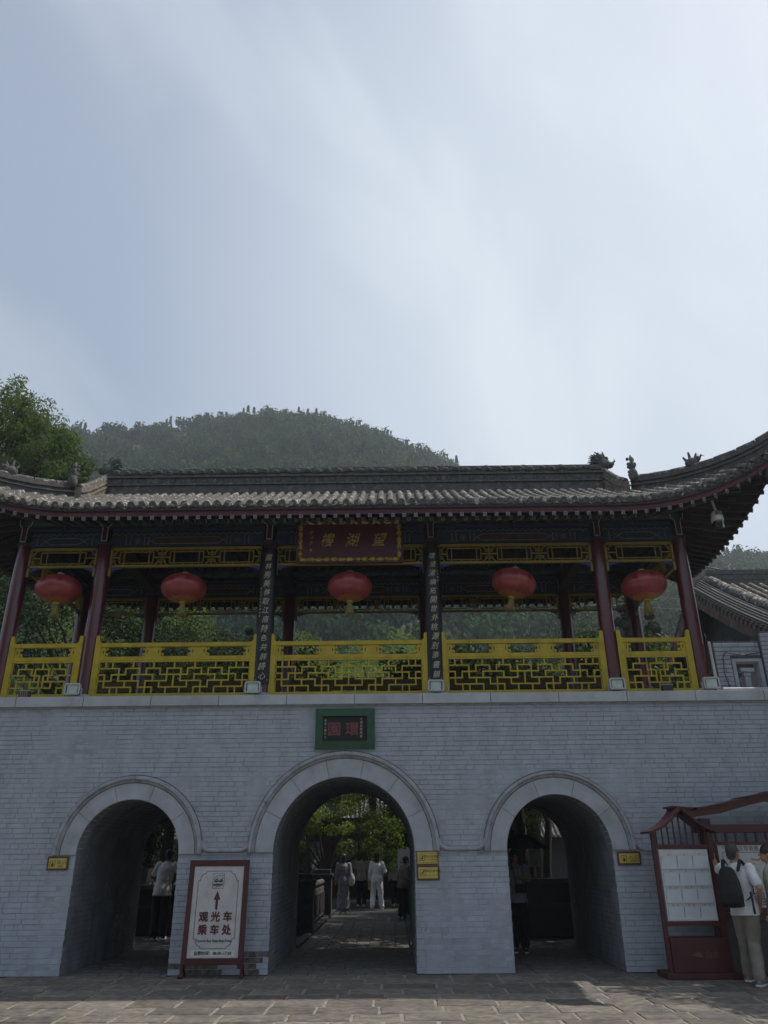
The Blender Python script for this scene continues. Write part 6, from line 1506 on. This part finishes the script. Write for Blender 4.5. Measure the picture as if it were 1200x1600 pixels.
tb_ = thing('handbag', (2.1, 2.35, .95), 'small black shoulder bag worn across the pale blouse', 'bag')
mb = MB(); mb.box(2.18, 2.34, .95, 2.38, 2.42, 1.10); mb.build('bag', bpk, tb_, bev=.02); mb = MB(); mb.tube([(2.2, 2.38, 1.1), (2.16, 2.40, 1.35), (2.13, 2.50, 1.44)], .008, 5); mb.build('strap', bpk, tb_)
# walkers beyond the middle arch
person(-1.55, 12.9, R(5), 1.62, 'woman in a long grey hooded dress with a white shoulder bag, seen from behind', ('out', cloth('grey_dress', (.20,.19,.22))), ('x', None), dress=CL['grey_dress'], hair='bob', sleeves='long', fingers=False)
tb2 = thing('tote_bag', (-1.33, 12.85, .8), 'white tote bag hanging from the shoulder of the grey dress', 'bag')
blob('bag', [[((-1.30, 12.86, .78), (.09, .06)), ((-1.29, 12.86, .92), (.10, .06)), ((-1.30, 12.86, 1.05), (.06, .03))]], .014, cloth('white_canvas', (.5,.5,.46)), tb2, Matrix.Identity(4), wrinkle=.006); mb = MB(); mb.tube([(-1.32, 12.82, 1.05), (-1.36, 12.88, 1.36), (-1.32, 12.95, 1.05)], .010, 5); mb.build('strap', CL['white_canvas'], tb2)
person(-.56, 14.45, R(-4), 1.64, 'woman in loose white blouse and white trousers seen from behind', ('out', cloth('white_linen', (.70,.73,.78))), ('x', CL['white_linen'], 0), hair='long', sleeves='long', arms=(None, ((.28, -.02, 1.14), (.20, .16, 1.10))), fingers=False, loose=1.35, legs=(((-.13, .08, .49), (-.15, -.08, .13)), ((.12, .02, .49), (.15, .05, .09))))
person(-1.13, 16.2, R(170), 1.66, 'person in cream shirt facing the gate between the dress and the white outfit', ('out', cloth('cream_shirt', (.33,.31,.29))), ('x', CL['black_cloth'], 0), hair='bob', fingers=False)
person(-2.65, 16.6, R(60), 1.70, 'person in a white top standing behind the balustrade post', ('out', CL['white_linen']), ('x', CL['black_cloth'], 0), fingers=False, arms=(((-.20, .1, 1.12), (-.1, .28, 1.0)), None))
person(.05, 16.3, R(20), 1.60, 'person in a beige jacket bending beside the white notice', ('out', cloth('beige_jacket', (.30,.27,.23))), ('x', CL['black_cloth'], 0), fingers=False, sleeves='long', lean=(.12, .20))
person(.22, 10.6, R(-60), 1.55, 'person in a brown jacket half hidden by the balustrade near the arch edge', ('out', cloth('brown_jacket', (.16,.13,.11))), ('x', CL['black_cloth'], 0), fingers=False, sleeves='long', lean=(.0, .12))
